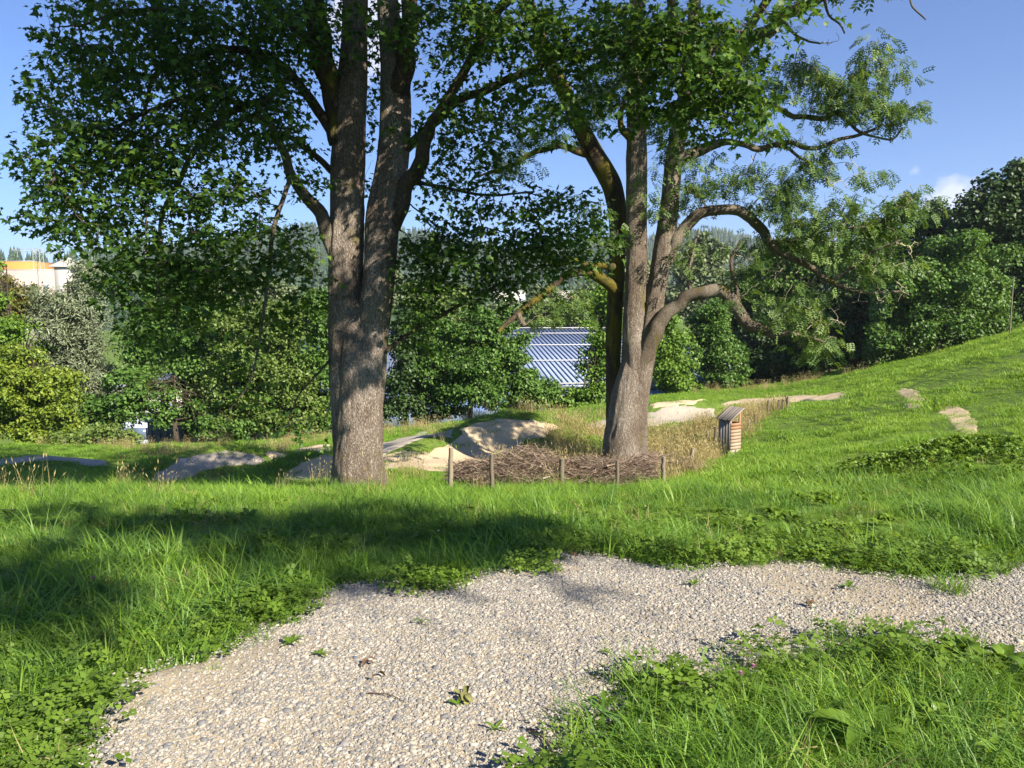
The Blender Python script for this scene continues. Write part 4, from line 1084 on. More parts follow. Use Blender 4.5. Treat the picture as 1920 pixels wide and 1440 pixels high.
BG = [
 ('young_maple', 'bright yellow-green maple at the lower left edge', [(60,740,90,60),(20,690,60,60),(90,795,60,36),(-30,760,60,70),(20,810,60,26)], 49, 'leaf_yellow', {}),
 ('maple_tree', 'green maple at the left edge with light tips above the yellow maple', [(20,630,70,46),(-20,580,44,50),(-16,500,22,40)], 52, 'leaf_fresh', {}),
 ('cherry_tree', 'tree with rusty leaf tips before the concrete building', [(24,578,44,46),(0,545,30,34),(62,560,26,24)], 56, 'leaf_rust', {}),
 ('willow_tree', 'grey-green willow left of the dark maples', [(130,600,70,80),(160,680,60,70),(110,590,50,40),(165,520,34,36),(180,740,40,50),(100,660,40,40)], 54, 'leaf_willow', dict(tmpl=T_NARROW, leaf=0.32, cov=2.6)),
 ('field_maple', 'dense green maple behind the hanging foliage left of the big trunk', [(340,600,80,80),(300,690,80,50),(380,700,70,60),(320,530,60,50),(270,620,60,60)], 53, 'leaf_green', {}),
 ('field_maple', 'green maple with layered boughs over the grey container', [(330,770,70,40),(250,740,60,50),(400,790,60,36),(220,770,46,40),(440,800,40,30),(180,760,30,40)], 50, 'leaf_green', dict(sub=0.22)),
 ('hazel_tree', 'lighter olive tree just left of the two-stemmed maple', [(470,690,90,80),(520,610,70,60),(430,610,60,50),(560,760,60,60),(470,790,70,40),(420,740,60,60),(520,690,60,60)], 51, 'leaf_olive', {}),
 ('field_maple', 'green tree directly behind the two-stemmed maple trunk', [(600,690,60,80),(610,600,50,60),(590,780,60,44),(560,800,40,30)], 52, 'leaf_green', {}),
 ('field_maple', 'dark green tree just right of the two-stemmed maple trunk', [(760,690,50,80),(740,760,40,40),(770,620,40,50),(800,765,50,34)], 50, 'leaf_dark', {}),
 ('dense_shrub_tree', 'full green tree left of the blue roof', [(880,690,80,70),(940,720,70,50),(850,740,60,46),(900,630,60,50),(1000,730,50,50),(960,660,50,40),(830,640,50,50),(930,610,44,36),(810,690,40,50)], 50, 'leaf_green', dict(cov=2.2)),
 ('hazel_tree', 'fresh green bush at the foot of the blue roof', [(1030,745,50,32),(1080,752,44,24),(1120,765,40,14),(980,760,40,22)], 51, 'leaf_fresh', {}),
 ('hornbeam_tree', 'upright bright green hornbeam between blue roof and ash stem', [(1120,690,40,70),(1130,610,34,50),(1110,740,36,36),(1140,560,26,40)], 51, 'leaf_fresh', {}),
 ('hornbeam_tree', 'clipped-looking green hornbeam right of the ash trunk', [(1250,680,50,60),(1240,620,40,50),(1260,720,50,30)], 53, 'leaf_fresh', {}),
 ('hornbeam_tree', 'rounded dark green hornbeam below the lower arching limb', [(1340,650,56,60),(1330,600,44,40),(1350,710,56,36)], 54, 'leaf_green', {}),
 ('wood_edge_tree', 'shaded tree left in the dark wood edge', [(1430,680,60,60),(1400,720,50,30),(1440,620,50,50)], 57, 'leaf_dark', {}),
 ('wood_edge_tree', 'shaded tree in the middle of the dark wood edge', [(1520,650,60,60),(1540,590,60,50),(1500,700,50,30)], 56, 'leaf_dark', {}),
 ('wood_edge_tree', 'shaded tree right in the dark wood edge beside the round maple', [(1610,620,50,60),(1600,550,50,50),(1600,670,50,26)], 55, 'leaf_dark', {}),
 ('round_maple', 'large round green maple at the top of the hillside', [(1760,560,100,80),(1800,490,80,60),(1710,620,80,50),(1840,560,50,70),(1690,540,60,60),(1800,620,70,40),(1660,640,50,40),(1860,610,40,40)], 50, 'leaf_green', dict(cov=2.2)),
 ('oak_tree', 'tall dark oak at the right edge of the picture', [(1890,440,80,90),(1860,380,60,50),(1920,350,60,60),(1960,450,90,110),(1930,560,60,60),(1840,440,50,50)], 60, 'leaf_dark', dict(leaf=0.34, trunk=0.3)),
 ('wood_tree', 'olive tree behind the ash twigs left of the round maple', [(1650,470,70,60),(1690,410,50,40),(1610,520,60,50),(1720,480,40,50)], 64, 'leaf_green', dict(leaf=0.28)),
 ('wood_tree', 'green tree in the wood below the upper arching limb', [(1480,510,70,60),(1540,480,60,50),(1440,560,60,40)], 68, 'leaf_green', dict(leaf=0.3)),
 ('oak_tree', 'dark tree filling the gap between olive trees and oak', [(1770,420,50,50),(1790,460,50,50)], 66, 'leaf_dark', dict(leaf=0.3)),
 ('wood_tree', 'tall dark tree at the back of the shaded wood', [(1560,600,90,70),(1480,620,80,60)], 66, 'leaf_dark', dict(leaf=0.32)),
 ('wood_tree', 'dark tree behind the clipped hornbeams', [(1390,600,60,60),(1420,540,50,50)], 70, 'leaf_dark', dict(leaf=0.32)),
 ('poplar_tree', 'pale grey-green poplar above the hornbeams right of the ash', [(1310,510,50,50),(1280,560,50,40),(1360,540,40,40),(1330,470,34,36)], 130, 'leaf_pale', dict(leaf=0.66)),
 ('far_tree', 'grey-green tree rising behind the blue roof', [(1060,590,50,34),(1020,560,40,30),(1110,570,40,40)], 150, 'leaf_pale', dict(leaf=0.72)),
 ('far_tree', 'grey-green tree below the white house by the blue roof', [(960,590,40,34),(920,600,40,30),(985,600,24,20)], 145, 'leaf_pale', dict(leaf=0.66)),
 ('far_tree', 'dark broad tree below the white flat block', [(850,600,60,34),(790,590,40,36)], 120, 'leaf_olive', dict(leaf=0.5)),
 ('far_tree', 'olive tree by the white house close to the mossy stem', [(1040,590,44,26),(1090,575,34,30),(1000,585,30,24)], 135, 'leaf_olive', dict(leaf=0.5)),
 ('far_tree', 'pale tree between the stems of the ash in the distance', [(1200,540,60,50),(1170,500,40,40)], 160, 'leaf_pale', dict(leaf=0.72)),
 ('far_tree', 'distant tree left of the white buildings', [(840,570,50,40),(790,560,40,40),(880,600,50,30)], 150, 'leaf_olive', dict(leaf=0.72)),
 ('far_tree', 'distant tree behind the two-stemmed maple', [(660,560,60,50),(600,580,40,40),(720,540,40,40)], 140, 'leaf_pale', dict(leaf=0.72)),
 ('far_tree', 'distant grey-green tree above the green maple at left', [(400,560,60,50),(460,540,50,40),(520,560,40,40)], 140, 'leaf_pale', dict(leaf=0.72)),
 ('far_tree', 'pale distant tree right of the lattice mast', [(165,535,34,30),(130,570,40,20)], 150, 'leaf_pale', dict(leaf=0.72)),
]
for i, (nm, lb, lobes, Y, mt, kw) in enumerate(BG):
    bg_tree(nm, lb, lobes, Y, mt, seed=i, **kw)
# low bushes on the bank
for i, (nm, lb, lobes, Y, mt) in enumerate([
 ('bush', 'low olive bush at the meadow edge below the willow', [(185,815,60,22),(130,825,40,14),(235,828,40,12)], 46, 'leaf_olive'),
 ('bush', 'leafy branch tips low beside the left of the maple trunk', [(575,835,40,14),(540,845,26,8)], 44, 'leaf_green')]):
    t = bg_tree(nm, lb, lobes, Y, mt, seed=70 + i, trunk=0.04); t.root['category'] = 'bush'

# rough grass and herbs round the feet of the big trees
rgt = np.random.default_rng(77)
tx, ty = [], []
for (bb, r0_, r1_, n_) in ((b1, 0.45, 1.5, 90), (b2, 0.5, 1.6, 60)):
    a_ = rgt.random(n_) * 6.283; r_ = rgt.uniform(r0_, r1_, n_)
    tx.append(bb[0] + r_ * np.cos(a_)); ty.append(bb[1] + r_ * np.sin(a_))
tx, ty = np.concatenate(tx), np.concatenate(ty)
scatter('tree_foot_grass', ground_pts(tx, ty), rgt.random(len(tx)) * 6.28, 0.2, 0.5 + 0.45 * rgt.random(len(tx)), tall_src + herb_src, 'rough grass and herbs around the feet of the big trees', seed=78)

# ------------------------------------------------------------------ stakes, hedge of sticks, hut
post_rg = np.random.default_rng(31)
def stake(px, ytop, ybase, wpx, label, lean=0.0, mat='post', square=True):
    g = hit(px, ybase); Y = g[1]; h = (ybase - ytop) * Y / FPX; w = max(0.045, wpx * Y / FPX)
    mb = MB(); rv = post_rg.random()
    n = 7; prof = []
    sides = 4 if square else 8
    pts = np.array([[0, 0, -0.25]] + [[lean * h * q + post_rg.normal(0, 0.006), post_rg.normal(0, 0.006), h * q] for q in np.linspace(0, 1, n)])
    rad = np.r_[w * 0.56, np.linspace(0.56, 0.5, n) * w] * (1 if square else 0.75)
    v, f = tube(pts, rad, sides * 2, (lambda th, s: 1 - 0.18 * (np.arange(sides * 2) % 2)) if square else None)
    mb.add(v, f, rv)
    k = len(v); m = sides * 2
    cap = v[-m:].mean(0) + [0, 0, 0.012]
    mb.add(np.vstack([v[-m:], cap]), [[i, (i + 1) % m, m] for i in range(m)], min(1, rv + 0.25))
    o = mb.build('fence_stake', M[mat], None); o.location = g; o.rotation_euler = (0, 0, 0.4 + post_rg.normal(0, 0.25))
    return tag(o, label, 'stake', 'wooden stakes round the dry grass plot')
stake(845,838,914,9,'leftmost wooden stake in front of the sandy jump', 0.01)
stake(923,850,918,8,'second stake from the left before the stick hedge', -0.02)
stake(1053,858,914,10,'thick stake in the middle of the stick hedge', 0.01)
stake(1157,862,918,7,'stake in front of the ash trunk', 0.0)
stake(1243,855,907,8,'stake right of the ash trunk at the hedge end', 0.0)
stake(1231,848,874,6,'small pale leaning stake behind the hedge end', -0.15)
stake(1251,836,866,6,'dark leaning stake just right of the ash trunk', -0.12, 'post_dark')
stake(1268,862,888,6,'short stake between hedge end and broken stump', 0.0)
stake(1296,839,882,8,'broken pale stump at the right end of the sticks', 0.05)
stake(1288,823,850,5,'thin grey stake behind the broken stump', 0.0)
stake(1298,814,842,5,'dark leaning stake behind the broken stump', 0.18, 'post_dark')
stake(1316,837,850,4,'tiny stake end in dry grass left of the hut', 0.0)
stake(1325,808,838,5,'pale stake in the grass further left of the hut', 0.06)
stake(1338,800,852,6,'tall leaning stake nearest the left side of the hut', 0.10)
stake(1403,786,808,5,'first stake to the right of the hut', 0.04)
stake(1416,776,798,4,'second stake to the right of the hut', 0.0)
stake(1429,757,780,3,'third stake to the right of the hut', 0.0)
stake(1440,750,775,4,'fourth stake to the right of the hut in dry grass', 0.0)
stake(1450,746,771,3,'fifth stake to the right of the hut', 0.0)
stake(1459,750,771,4,'stake left of the far pair by the sandy trail', 0.0)
stake(1467,749,771,4,'grey stake beside the last upright one by the trail', 0.0)
stake(1476,744,772,4,'last upright stake of the row near the sandy trail', 0.0)
stake(1477,741,770,3,'thin stick leaning against the last stake', -0.22, square=False)

# stick hedge
hrg = np.random.default_rng(32)
hedge_base = hit(1040, 914)
hedge = tag(empty('stick_hedge', hedge_base), 'hedge of heaped dry brown sticks between the stakes before the ash', 'brush pile')
hl = np.array(plan([(842,908),(925,912),(1055,911),(1160,912),(1215,904),(1240,896)]))
seg = np.linalg.norm(np.diff(hl, axis=0), axis=1); cum = np.r_[0, np.cumsum(seg)]
def on_hedge(q):
    s = q * cum[-1]; i = min(len(seg) - 1, int(np.searchsorted(cum, s) - 1)) if s > 0 else 0
    return hl[i] + (hl[i + 1] - hl[i]) * (s - cum[i]) / seg[i]
mb = MB()
for k in range(6000):
    q = hrg.random(); p = on_hedge(q)
    top = 0.60 + 0.26 * math.exp(-((q - 0.33) / 0.10) ** 2) + 0.10 * math.sin(q * 25) * 0.5 - 0.18 * math.exp(-((q - 0.05) / 0.06) ** 2)
    u = hrg.normal(0, 0.22); hh = top * (hrg.random() ** 0.8) * math.exp(-(u / 0.5) ** 2)
    x, y = p[0] + hrg.normal(0, 0.05), p[1] + 0.25 + u
    L = hrg.uniform(0.12, 0.5); a = hrg.normal(0, 0.55) + (math.pi if hrg.random() < .5 else 0); el = hrg.normal(0.12, 0.5)
    d = np.array([math.cos(a) * math.cos(el), math.sin(a) * math.cos(el), math.sin(el)])
    c = np.array([x, y, T(x, y) + hh + 0.03]) if k % 40 == 0 else np.array([x, y, 0.0])
    mb.v.append(None) if False else None
    r = hrg.uniform(0.0025, 0.008) * (1.8 if hrg.random() < 0.06 else 1)
    bend = norm(np.cross(d, hrg.normal(size=3))) * L * hrg.normal(0, 0.07)
    mb_c = (x, y, hh + 0.03, d, L, r, bend)
    mb.__dict__.setdefault('todo', []).append(mb_c)
xs = np.array([q[0] for q in mb.todo]); ys = np.array([q[1] for q in mb.todo]); zz = terrain(xs, ys)
for (x, y, hh, d, L, r, bend), z in zip(mb.todo, zz):
    c = np.array([x, y, z + hh]) - hedge_base
    v, f = tube(np.array([c - d * L / 2, c + bend, c + d * L / 2]), [r, r * 0.85, r * 0.5], 3)
    mb.add(v, f, hrg.random())
o = mb.build('sticks', M['stick'], hedge, True); o['kind'] = 'stuff'
for k in range(14):
    q = hrg.random(); p = on_hedge(q); x, y = p[0], p[1] + 0.1 + hrg.normal(0, 0.15); L = hrg.uniform(0.5, 1.2); a = hrg.normal(0, 0.5)
    c = np.array([x, y, T(x, y) + hrg.uniform(0.12, 0.5)]) - hedge_base
    d = np.array([math.cos(a), math.sin(a), hrg.normal(0.1, 0.25)])
    pts = catmull([c - d * L / 2, c + hrg.normal(0, 0.03, 3), c + d * L / 2], 0.1)
    v, f = tube(pts, np.linspace(0.02, 0.01, len(pts)), 7)
    MB().add(v, f, hrg.random()).build('thick_stick', M['stick'], hedge, True)
# smaller heap at the broken stump
heap_base = hit(1280, 888)
heap = tag(empty('stick_heap', heap_base), 'small heap of brown sticks by the broken stump', 'brush pile')
mb = MB()
for k in range(420):
    x, y = heap_base[0] + hrg.normal(0, 0.3), heap_base[1] + 0.25 + hrg.normal(0, 0.25); hh = max(0.02, 0.34 * hrg.random() * math.exp(-((x - heap_base[0]) / 0.6) ** 2))
    a = hrg.random() * 6.28; el = hrg.normal(0.1, 0.4); L = hrg.uniform(0.15, 0.5); r = hrg.uniform(0.003, 0.008)
    d = np.array([math.cos(a) * math.cos(el), math.sin(a) * math.cos(el), math.sin(el)]); c = np.array([x, y, heap_base[2] + hh]) - heap_base
    v, f = tube(np.array([c - d * L / 2, c + hrg.normal(0, 0.01, 3), c + d * L / 2]), [r, r * 0.85, r * 0.5], 4); mb.add(v, f, hrg.random())
o = mb.build('sticks', M['stick'], heap, True); o['kind'] = 'stuff'

# the little plank hut
hg = hit(1372, 857); k_ = hg[1] / FPX
hut = tag(empty('plank_hut', (hg[0], hg[1] + 0.3, hg[2] + 0.01), R(34)), 'narrow plank hut with sloping board roof at the end of the stakes', 'hut')
hr = np.random.default_rng(33)
A_ = 28.8 * k_; H1 = 64 * k_; HLOW = 70 * k_; HHI = 86 * k_
hA = A_ / 2
for (sx, sy, hz) in ((-1,-1,HLOW),(1,-1,HHI),(-1,1,HLOW),(1,1,HHI)):
    mb = MB().box((sx * (hA - 0.035), sy * (hA - 0.035), hz / 2 - 0.1), (0.05, 0.05, hz + 0.16), rnd=0.2)
    mb.build('corner_post', M['plank'], hut)
npl = 10
for i in range(npl):
    h = H1 / npl; z = h * (i + 0.5); tone = np.clip(0.05 + 0.95 * (1 - i / npl) + hr.normal(0, 0.15), 0, 1)
    for face in range(4):
        sz = (A_ + 0.004, 0.02, h - 0.006) if face in (0, 2) else (0.02, A_ - 0.03, h - 0.003)
        off = hr.normal(0, 0.0015)
        if face == 3: continue
        c = [(0, -hA - 0.002 + off, z), (hA + 0.002 + off, 0, z), (0, hA + 0.002 + off, z), (-hA - 0.002 + off, 0, z)][face]
        MB().box(c, sz, rnd=tone).build('plank', M['plank'] if face in (0, 1) else M['plank_shade_grey'], hut)
# boards closing the low side up to the eave
for i in range(4):
    w = (A_ - 0.03) / 4
    MB().box((-hA - 0.002 + hr.normal(0, 0.0015), -A_ / 2 + 0.015 + w * (i + 0.5), HLOW / 2), (0.02, w - 0.004, HLOW - 0.02), rnd=0.2 + 0.5 * hr.random()).build('plank', M['plank_shade_grey'], hut)
sl = math.atan2(HHI - HLOW, A_); cs, sn = math.cos(sl), math.sin(sl)
rot = np.array([[cs, 0, -sn], [0, 1, 0], [sn, 0, cs]])
RW = A_ + 0.14; RL = A_ / cs + 0.18; nb = 6
for i in range(nb):
    w = RW / nb; y = -RW / 2 + w * (i + 0.5)
    MB().box((0.0, y, (HLOW + HHI) / 2 + 0.045 + (i % 2) * 0.008), (RL + hr.normal(0, 0.012), w - 0.006, 0.018), rot, rnd=hr.random()).build('roof_board', M['roof_plank'], hut)
for s_ in (-1, 1):
    MB().box((0, s_ * (hA - 0.09), (HLOW + HHI) / 2 + 0.012), (A_ * 1.0, 0.035, 0.04), rot, rnd=0.1).build('rafter', M['plank'], hut)

# ------------------------------------------------------------------ buildings in the valley
M['roof_blue'] = simple('roof_blue', (0.215, 0.27, 0.395), 0.55, 0.35, 0.25, 0.16)
M['roof_rib'] = simple('roof_rib', (0.15, 0.195, 0.31), 0.55, 0.35)
M['roof_flash'] = simple('roof_flashing', (0.36, 0.37, 0.38), 0.5)
M['hall_wall'] = simple('hall_wall', (0.42, 0.47, 0.58), 0.6, 0.3, 0.6, 0.1)
M['white_wall'] = simple('white_wall', (0.42, 0.40, 0.38), 0.8, 0.2, 0.5, 0.06)
M['concrete'] = simple('concrete_wall', (0.33, 0.28, 0.255), 0.85, 0.2, 0.3, 0.08)
M['orange'] = simple('orange_cladding', (0.50, 0.20, 0.045), 0.6, 0.3, 0.4, 0.06)
M['grey_box'] = simple('grey_container', (0.20, 0.215, 0.225), 0.6, 0.3, 0.8, 0.1)
M['window'] = simple('window_glass', (0.10, 0.14, 0.20), 0.15, 0.6)
M['steel'] = simple('galvanised_steel', (0.38, 0.40, 0.42), 0.5, 0.5, metallic=0.3)
M['blue_wall'] = simple('blue_cladding', (0.16, 0.24, 0.48), 0.5, 0.4, 0.5, 0.08)

# blue-roofed hall: roof plane from ridge (far) to eave (near), seams run towards the viewer
rA = P(985, 617, 112); rB = P(1080, 722, 74)          # one seam
ux = norm(np.array([rA[1] - rB[1], -(rA[0] - rB[0]), 0]))  # across the seams
if ux[0] < 0: ux = -ux
sv = rB - rA; SLn = np.linalg.norm(sv); sv = sv / SLn; nv = norm(np.cross(ux, sv)); nv = nv if nv[2] > 0 else -nv
hall = tag(empty('blue_roof_hall', (rB[0], rB[1], -14)), 'long industrial hall with ribbed blue metal roof seen between the trees', 'building')
hb = np.array([rB[0], rB[1], -14.0])
WL, WR = -24, 20
mb = MB()
q = [rA + ux * WL, rA + ux * WR, rB + ux * WR, rB + ux * WL]
qb = [p - nv * 0.3 for p in q]
mb.add(np.array(q + qb) - hb, [[0,3,2,1],[4,5,6,7],[0,1,5,4],[1,2,6,5],[2,3,7,6],[3,0,4,7]])
roof = mb.build('roof', M['roof_blue'], hall)
rib_me = None
rot_r = np.stack([ux, sv, nv], 1)
for i, s_ in enumerate(np.arange(WL + 0.4, WR, 0.55)):
    c = rA + ux * s_ + sv * SLn / 2 + nv * 0.07 - hb
    if rib_me is None:
        mbr = MB().box((0, 0, 0), (0.11, SLn - 0.2, 0.10), rot_r); rib_me = mbr.mesh('roof_rib', M['roof_rib'])
    o = link(bpy.data.objects.new('roof_rib', rib_me), roof); o.location = c
for q_ in (0.0, 0.14, 0.40, 0.68, 1.0):
    c = rA + ux * (WL + WR) / 2 + sv * SLn * q_ + nv * 0.19 - hb
    MB().box(c, (WR - WL, 0.18, 0.1), rot_r).build('roof_flashing', M['roof_flash'], roof)
mb = MB()
c0, c1 = rB + ux * WL, rB + ux * WR
fwd = norm(np.array([rA[0] - rB[0], rA[1] - rB[1], 0])); dl_ = np.linalg.norm((rA - rB)[:2])
ctr = (c0 + c1) / 2 + fwd * dl_ / 2
hz = rB[2] + 14 - 0.6
mb.box(np.array([ctr[0], ctr[1], -14 + hz / 2]) - hb, (WR - WL - 0.8, dl_ - 0.8, hz), np.stack([ux, fwd, [0, 0, 1]], 1))
mb.build('wall', M['blue_wall'], hall)
for i in range(10):
    c = c0 + (c1 - c0) * (i + 0.5) / 10 + fwd * 0.36; c[2] = rB[2] - 3.2
    MB().box(c - hb, (4.6, 0.12, 1.5), np.stack([ux, fwd, [0, 0, 1]], 1)).build('window', M['window'], hall)

def block(name, label, px0, px1, ytop, Y, zb, mat, depth=14, win=None, cat='building', yaw=0.0, winmat='window', parent=None):
    a, b = P(px0, ytop, Y), P(px1, ytop, Y); w = b[0] - a[0]; h = a[2] - zb
    if parent is None:
        e = tag(empty(name, ((a[0] + b[0]) / 2, Y, zb), yaw), label, cat)
    MB().box((0, depth / 2, h / 2), (w, depth, h)).build('wall', M[mat], e)
    MB().box((0, depth / 2, h + 0.12), (w + 0.3, depth + 0.3, 0.24)).build('roof', M['steel'], e)
    if win:
        nx, nz_, ww, wh = win
        for i in range(nx):
            for j in range(nz_):
                MB().box((-w / 2 + w * (i + 0.5) / nx, -0.04, h * (j + 0.6) / nz_ ), (ww, 0.12, wh)).build('window', M[winmat], e)
    return e
block('warehouse', 'white low warehouse glimpsed through the maples at left', 190, 380, 728, 78, -13, 'white_wall', 16, (8, 1, 1.6, 1.6))
block('annex', 'pale blue annex below the white warehouse behind the maples', 190, 330, 775, 68, -12, 'hall_wall', 6, (5, 1, 1.4, 1.0))
e = block('container', 'dark grey container standing under the maple at left', 276, 400, 792, 58, -9.6, 'grey_box', 2.4, None, 'container')
for i in range(9):
    MB().box((-2.2 + 0.55 * i, -0.03, 1.1), (0.18, 0.06, 2.0)).build('corrugation', M['grey_box'], e)
sg = P(277, 730, 72)
s_e = tag(empty('orange_sign', (sg[0], sg[1], -12)), 'small orange yellow sign glimpsed through the maple leaves', 'sign')
MB().box((0, 0, (sg[2] + 12)), (0.6, 0.06, 0.7)).build('panel', simple('sign_yellow', (0.8, 0.42, 0.03), 0.5), s_e)
MB().box((0, 0.06, (sg[2] + 11.6) / 2), (0.08, 0.05, sg[2] + 11.6)).build('post', M['steel'], s_e)
block('blue_hall', 'blue clad hall glimpsed left of the two-stemmed maple', 560, 700, 640, 88, -14, 'blue_wall', 12, (5, 2, 2.0, 1.2))
block('concrete_building', 'pinkish concrete building at the far left behind the mast', -60, 96, 506, 330, -18, 'concrete', 30, (7, 2, 2.6, 1.4))
block('orange_building', 'orange clad block on the skyline at far left', -40, 60, 490, 380, -20, 'orange', 20, (2, 1, 1.6, 3.0))
block('white_house', 'white house with windows seen left of the mossy stem', 925, 985, 546, 300, -20, 'white_wall', 12, (4, 3, 1.6, 1.8))
block('white_house', 'white house close to the mossy ash stem', 1040, 1092, 546, 310, -20, 'white_wall', 12, (4, 3, 1.6, 1.8))
block('white_house', 'white house just left of the two-stemmed maple', 590, 640, 545, 300, -20, 'white_wall', 12, (3, 3, 1.6, 1.8))
block('white_house', 'white flat block right of the two-stemmed maple', 830, 880, 548, 320, -20, 'white_wall', 12, (4, 3, 1.6, 1.8))
# white pavilion roof
pv = P(112, 500, 260)
pav = tag(empty('white_pavilion', (pv[0], pv[1], -18)), 'white pavilion with peaked roof beside the mast', 'building')
MB().box((0, 4, (pv[2] + 18) / 2), (5, 6, pv[2] + 18)).build('wall', M['white_wall'], pav)
zt = pv[2] + 18
MB().add([(-4.5,0,zt),(4.5,0,zt),(4.5,8,zt),(-4.5,8,zt),(1,4,zt+3.4)], [[0,1,4],[1,2,4],[2,3,4],[3,0,4]]).build('roof', M['white_wall'], pav)
# lattice mast
mp = P(75, 540, 300)
mast = tag(empty('lattice_mast', (mp[0], 300, -18)), 'steel lattice power mast with wide crossarm at far left', 'mast')
zt = P(75, 466, 300)[2] + 18
def bars(lst, name, r):
    mb = MB()
    for a, b in lst:
        v, f = tube(np.array([a, (np.array(a) + b) / 2, b], float), [r] * 3, 4); mb.add(v, f)
    return mb.build(name, M['steel'], mast)
wd = lambda z: 1.7 - 0.5 * z / zt
legs = [(sx, sy) for sx in (-1, 1) for sy in (-1, 1)]
for sx, sy in legs: bars([((sx * wd(0), sy * wd(0), 0), (sx * wd(zt), sy * wd(zt), zt))], 'leg', 0.12)
br = []
nb_ = 16
for i in range(nb_):
    z0, z1 = zt * i / nb_, zt * (i + 1) / nb_
    for s_ in (-1, 1):
        br += [((-wd(z0), s_ * wd(z0), z0), (wd(z1), s_ * wd(z1), z1)), ((s_ * wd(z0), -wd(z0), z0), (s_ * wd(z1), wd(z1), z1))]
bars(br, 'bracing', 0.06)
arm = [((-10, 0, zt - 0.6), (9, 0, zt - 2.2)), ((-10, 0, zt - 0.4), (0, 0, zt)), ((0, 0, zt), (9, 0, zt - 2.0)), ((-5, 0, zt - 1), (-5, 0, zt - 0.2)), ((5, 0, zt - 1.8), (5, 0, zt - 1.1))]
bars(arm, 'crossarm', 0.11)
for x in (-8, -5, 4, 6.5, 8.5): bars([((x, 0, zt - 1 - 0.08 * (x + 10)), (x, 0, zt - 3 - 0.08 * (x + 10)))], 'insulator', 0.1)
# pole at the hillside top right
g = hit(1893, 632)
pl = tag(empty('wooden_pole', g), 'slim grey pole in front of the dark oak at right', 'pole')
hp = P(1893, 520, g[1])[2] - g[2]
v, f = tube(np.array([[0, 0, -0.3], [0, 0, hp / 2], [0.02, 0, hp]]), [0.04, 0.036, 0.03], 8); MB().add(v, f, 0.6).build('shaft', M['post'], pl, True)
MB().box((0, 0, hp + 0.02), (0.09, 0.09, 0.04), rnd=0.3).build('cap', M['post'], pl)

# ------------------------------------------------------------------ far hills with conifer forest
def hill(name, label, prof, Y, zb, thick, seed, nt, hcon, mat='ground'):
    prof = np.array(prof, float); n = 90; m = 14
    px = np.linspace(prof[0, 0], prof[-1, 0], n); py = np.interp(px, prof[:, 0], prof[:, 1]) + 5 * fbm(px * 0.02 + seed, px * 0 + seed, 3)
    rows = []
    for j in range(m):
        q = j / (m - 1)
        for i in range(n):
            t_ = P(px[i], py[i], Y); dd = Y - thick * (1 - q) ** 1.0
            s_ = math.sin(q * math.pi / 2) ** 1.1
            rows.append((t_[0] * dd / Y, dd, zb + (t_[2] - zb - hcon * 0.75) * s_ + 8 * fbm(i * 0.2 + seed, j * 0.5, 2) * (1 - q)))
    V = np.array(rows)
    for_b = np.c_[V[-n:, 0] * 1.1, V[-n:, 1] + thick * 0.6, np.full(n, zb - 5.0)]
    V = np.vstack([V, for_b]); idx = np.arange((m + 1) * n).reshape(m + 1, n)
    f = np.stack([idx[:-1, :-1], idx[:-1, 1:], idx[1:, 1:], idx[1:, :-1]], -1).reshape(-1, 4)
    o = MB().add(V, f).build(name, M['hill_ground'], None, True); tag(o, label, kind='structure')
    rg_ = np.random.default_rng(seed + 5)
    u = rg_.random(nt) * (n - 1.001); w = (rg_.random(nt) ** 0.7) * (m - 1.001)
    i0 = u.astype(int); j0 = w.astype(int); fu, fw = (u - i0)[:, None], (w - j0)[:, None]
    G = V[:m * n].reshape(m, n, 3)
    p = (G[j0, i0] * (1 - fu) + G[j0, i0 + 1] * fu) * (1 - fw) + (G[j0 + 1, i0] * (1 - fu) + G[j0 + 1, i0 + 1] * fu) * fw
    p[:, 2] -= 1
    scatter(name + '_forest', p, rg_.random(nt) * 6.28, 0.03, hcon / 20 * (0.7 + 0.6 * rg_.random(nt)), con_src, 'dense conifer forest on ' + label.split(' ', 1)[1], seed=seed)
M['hill_ground'] = simple('hill_ground', (0.05, 0.085, 0.03), 0.95, 0.1, 0.01, 0.3)
def conifer(seed):
    rg_ = np.random.default_rng(seed); mb = MB(); tiers = 6
    for t_ in range(tiers):
        q = t_ / tiers; z0 = 1.5 + 18 * q; r = 3.6 * (1 - q) ** 0.85 + 0.5; ns = 9
        a = np.arange(ns) * 6.283 / ns + rg_.random(); rr = r * rg_.uniform(0.6, 1.15, ns)
        V = np.c_[rr * np.cos(a), rr * np.sin(a), z0 - 0.5 + rg_.normal(0, 0.3, ns)]; V = np.vstack([V, [0, 0, z0 + 4.6]])
        mb.add(V, [[i, (i + 1) % ns, ns] for i in range(ns)], rg_.random())
    return mb
con_src = [source('conifer_%d' % i, conifer(i), M['conifer']) for i in range(3)]
hill('far_hill', 'a wooded ridge across the middle distance', [(150,478),(370,464),(450,450),(560,434),(640,428),(740,436),(800,444),(870,460),(950,470),(1050,464),(1160,456),(1260,448),(1340,442),(1420,454),(1500,460),(1620,476),(1800,486)], 1500, -25, 700, 3, 5200, 22)
hill('near_ridge', 'a low wooded rise behind the concrete building', [(-900,476),(-200,480),(60,484),(160,484),(250,492),(420,500),(700,520),(1000,520),(1400,520),(2000,500),(2800,480)], 800, -25, 260, 9, 3000, 20)

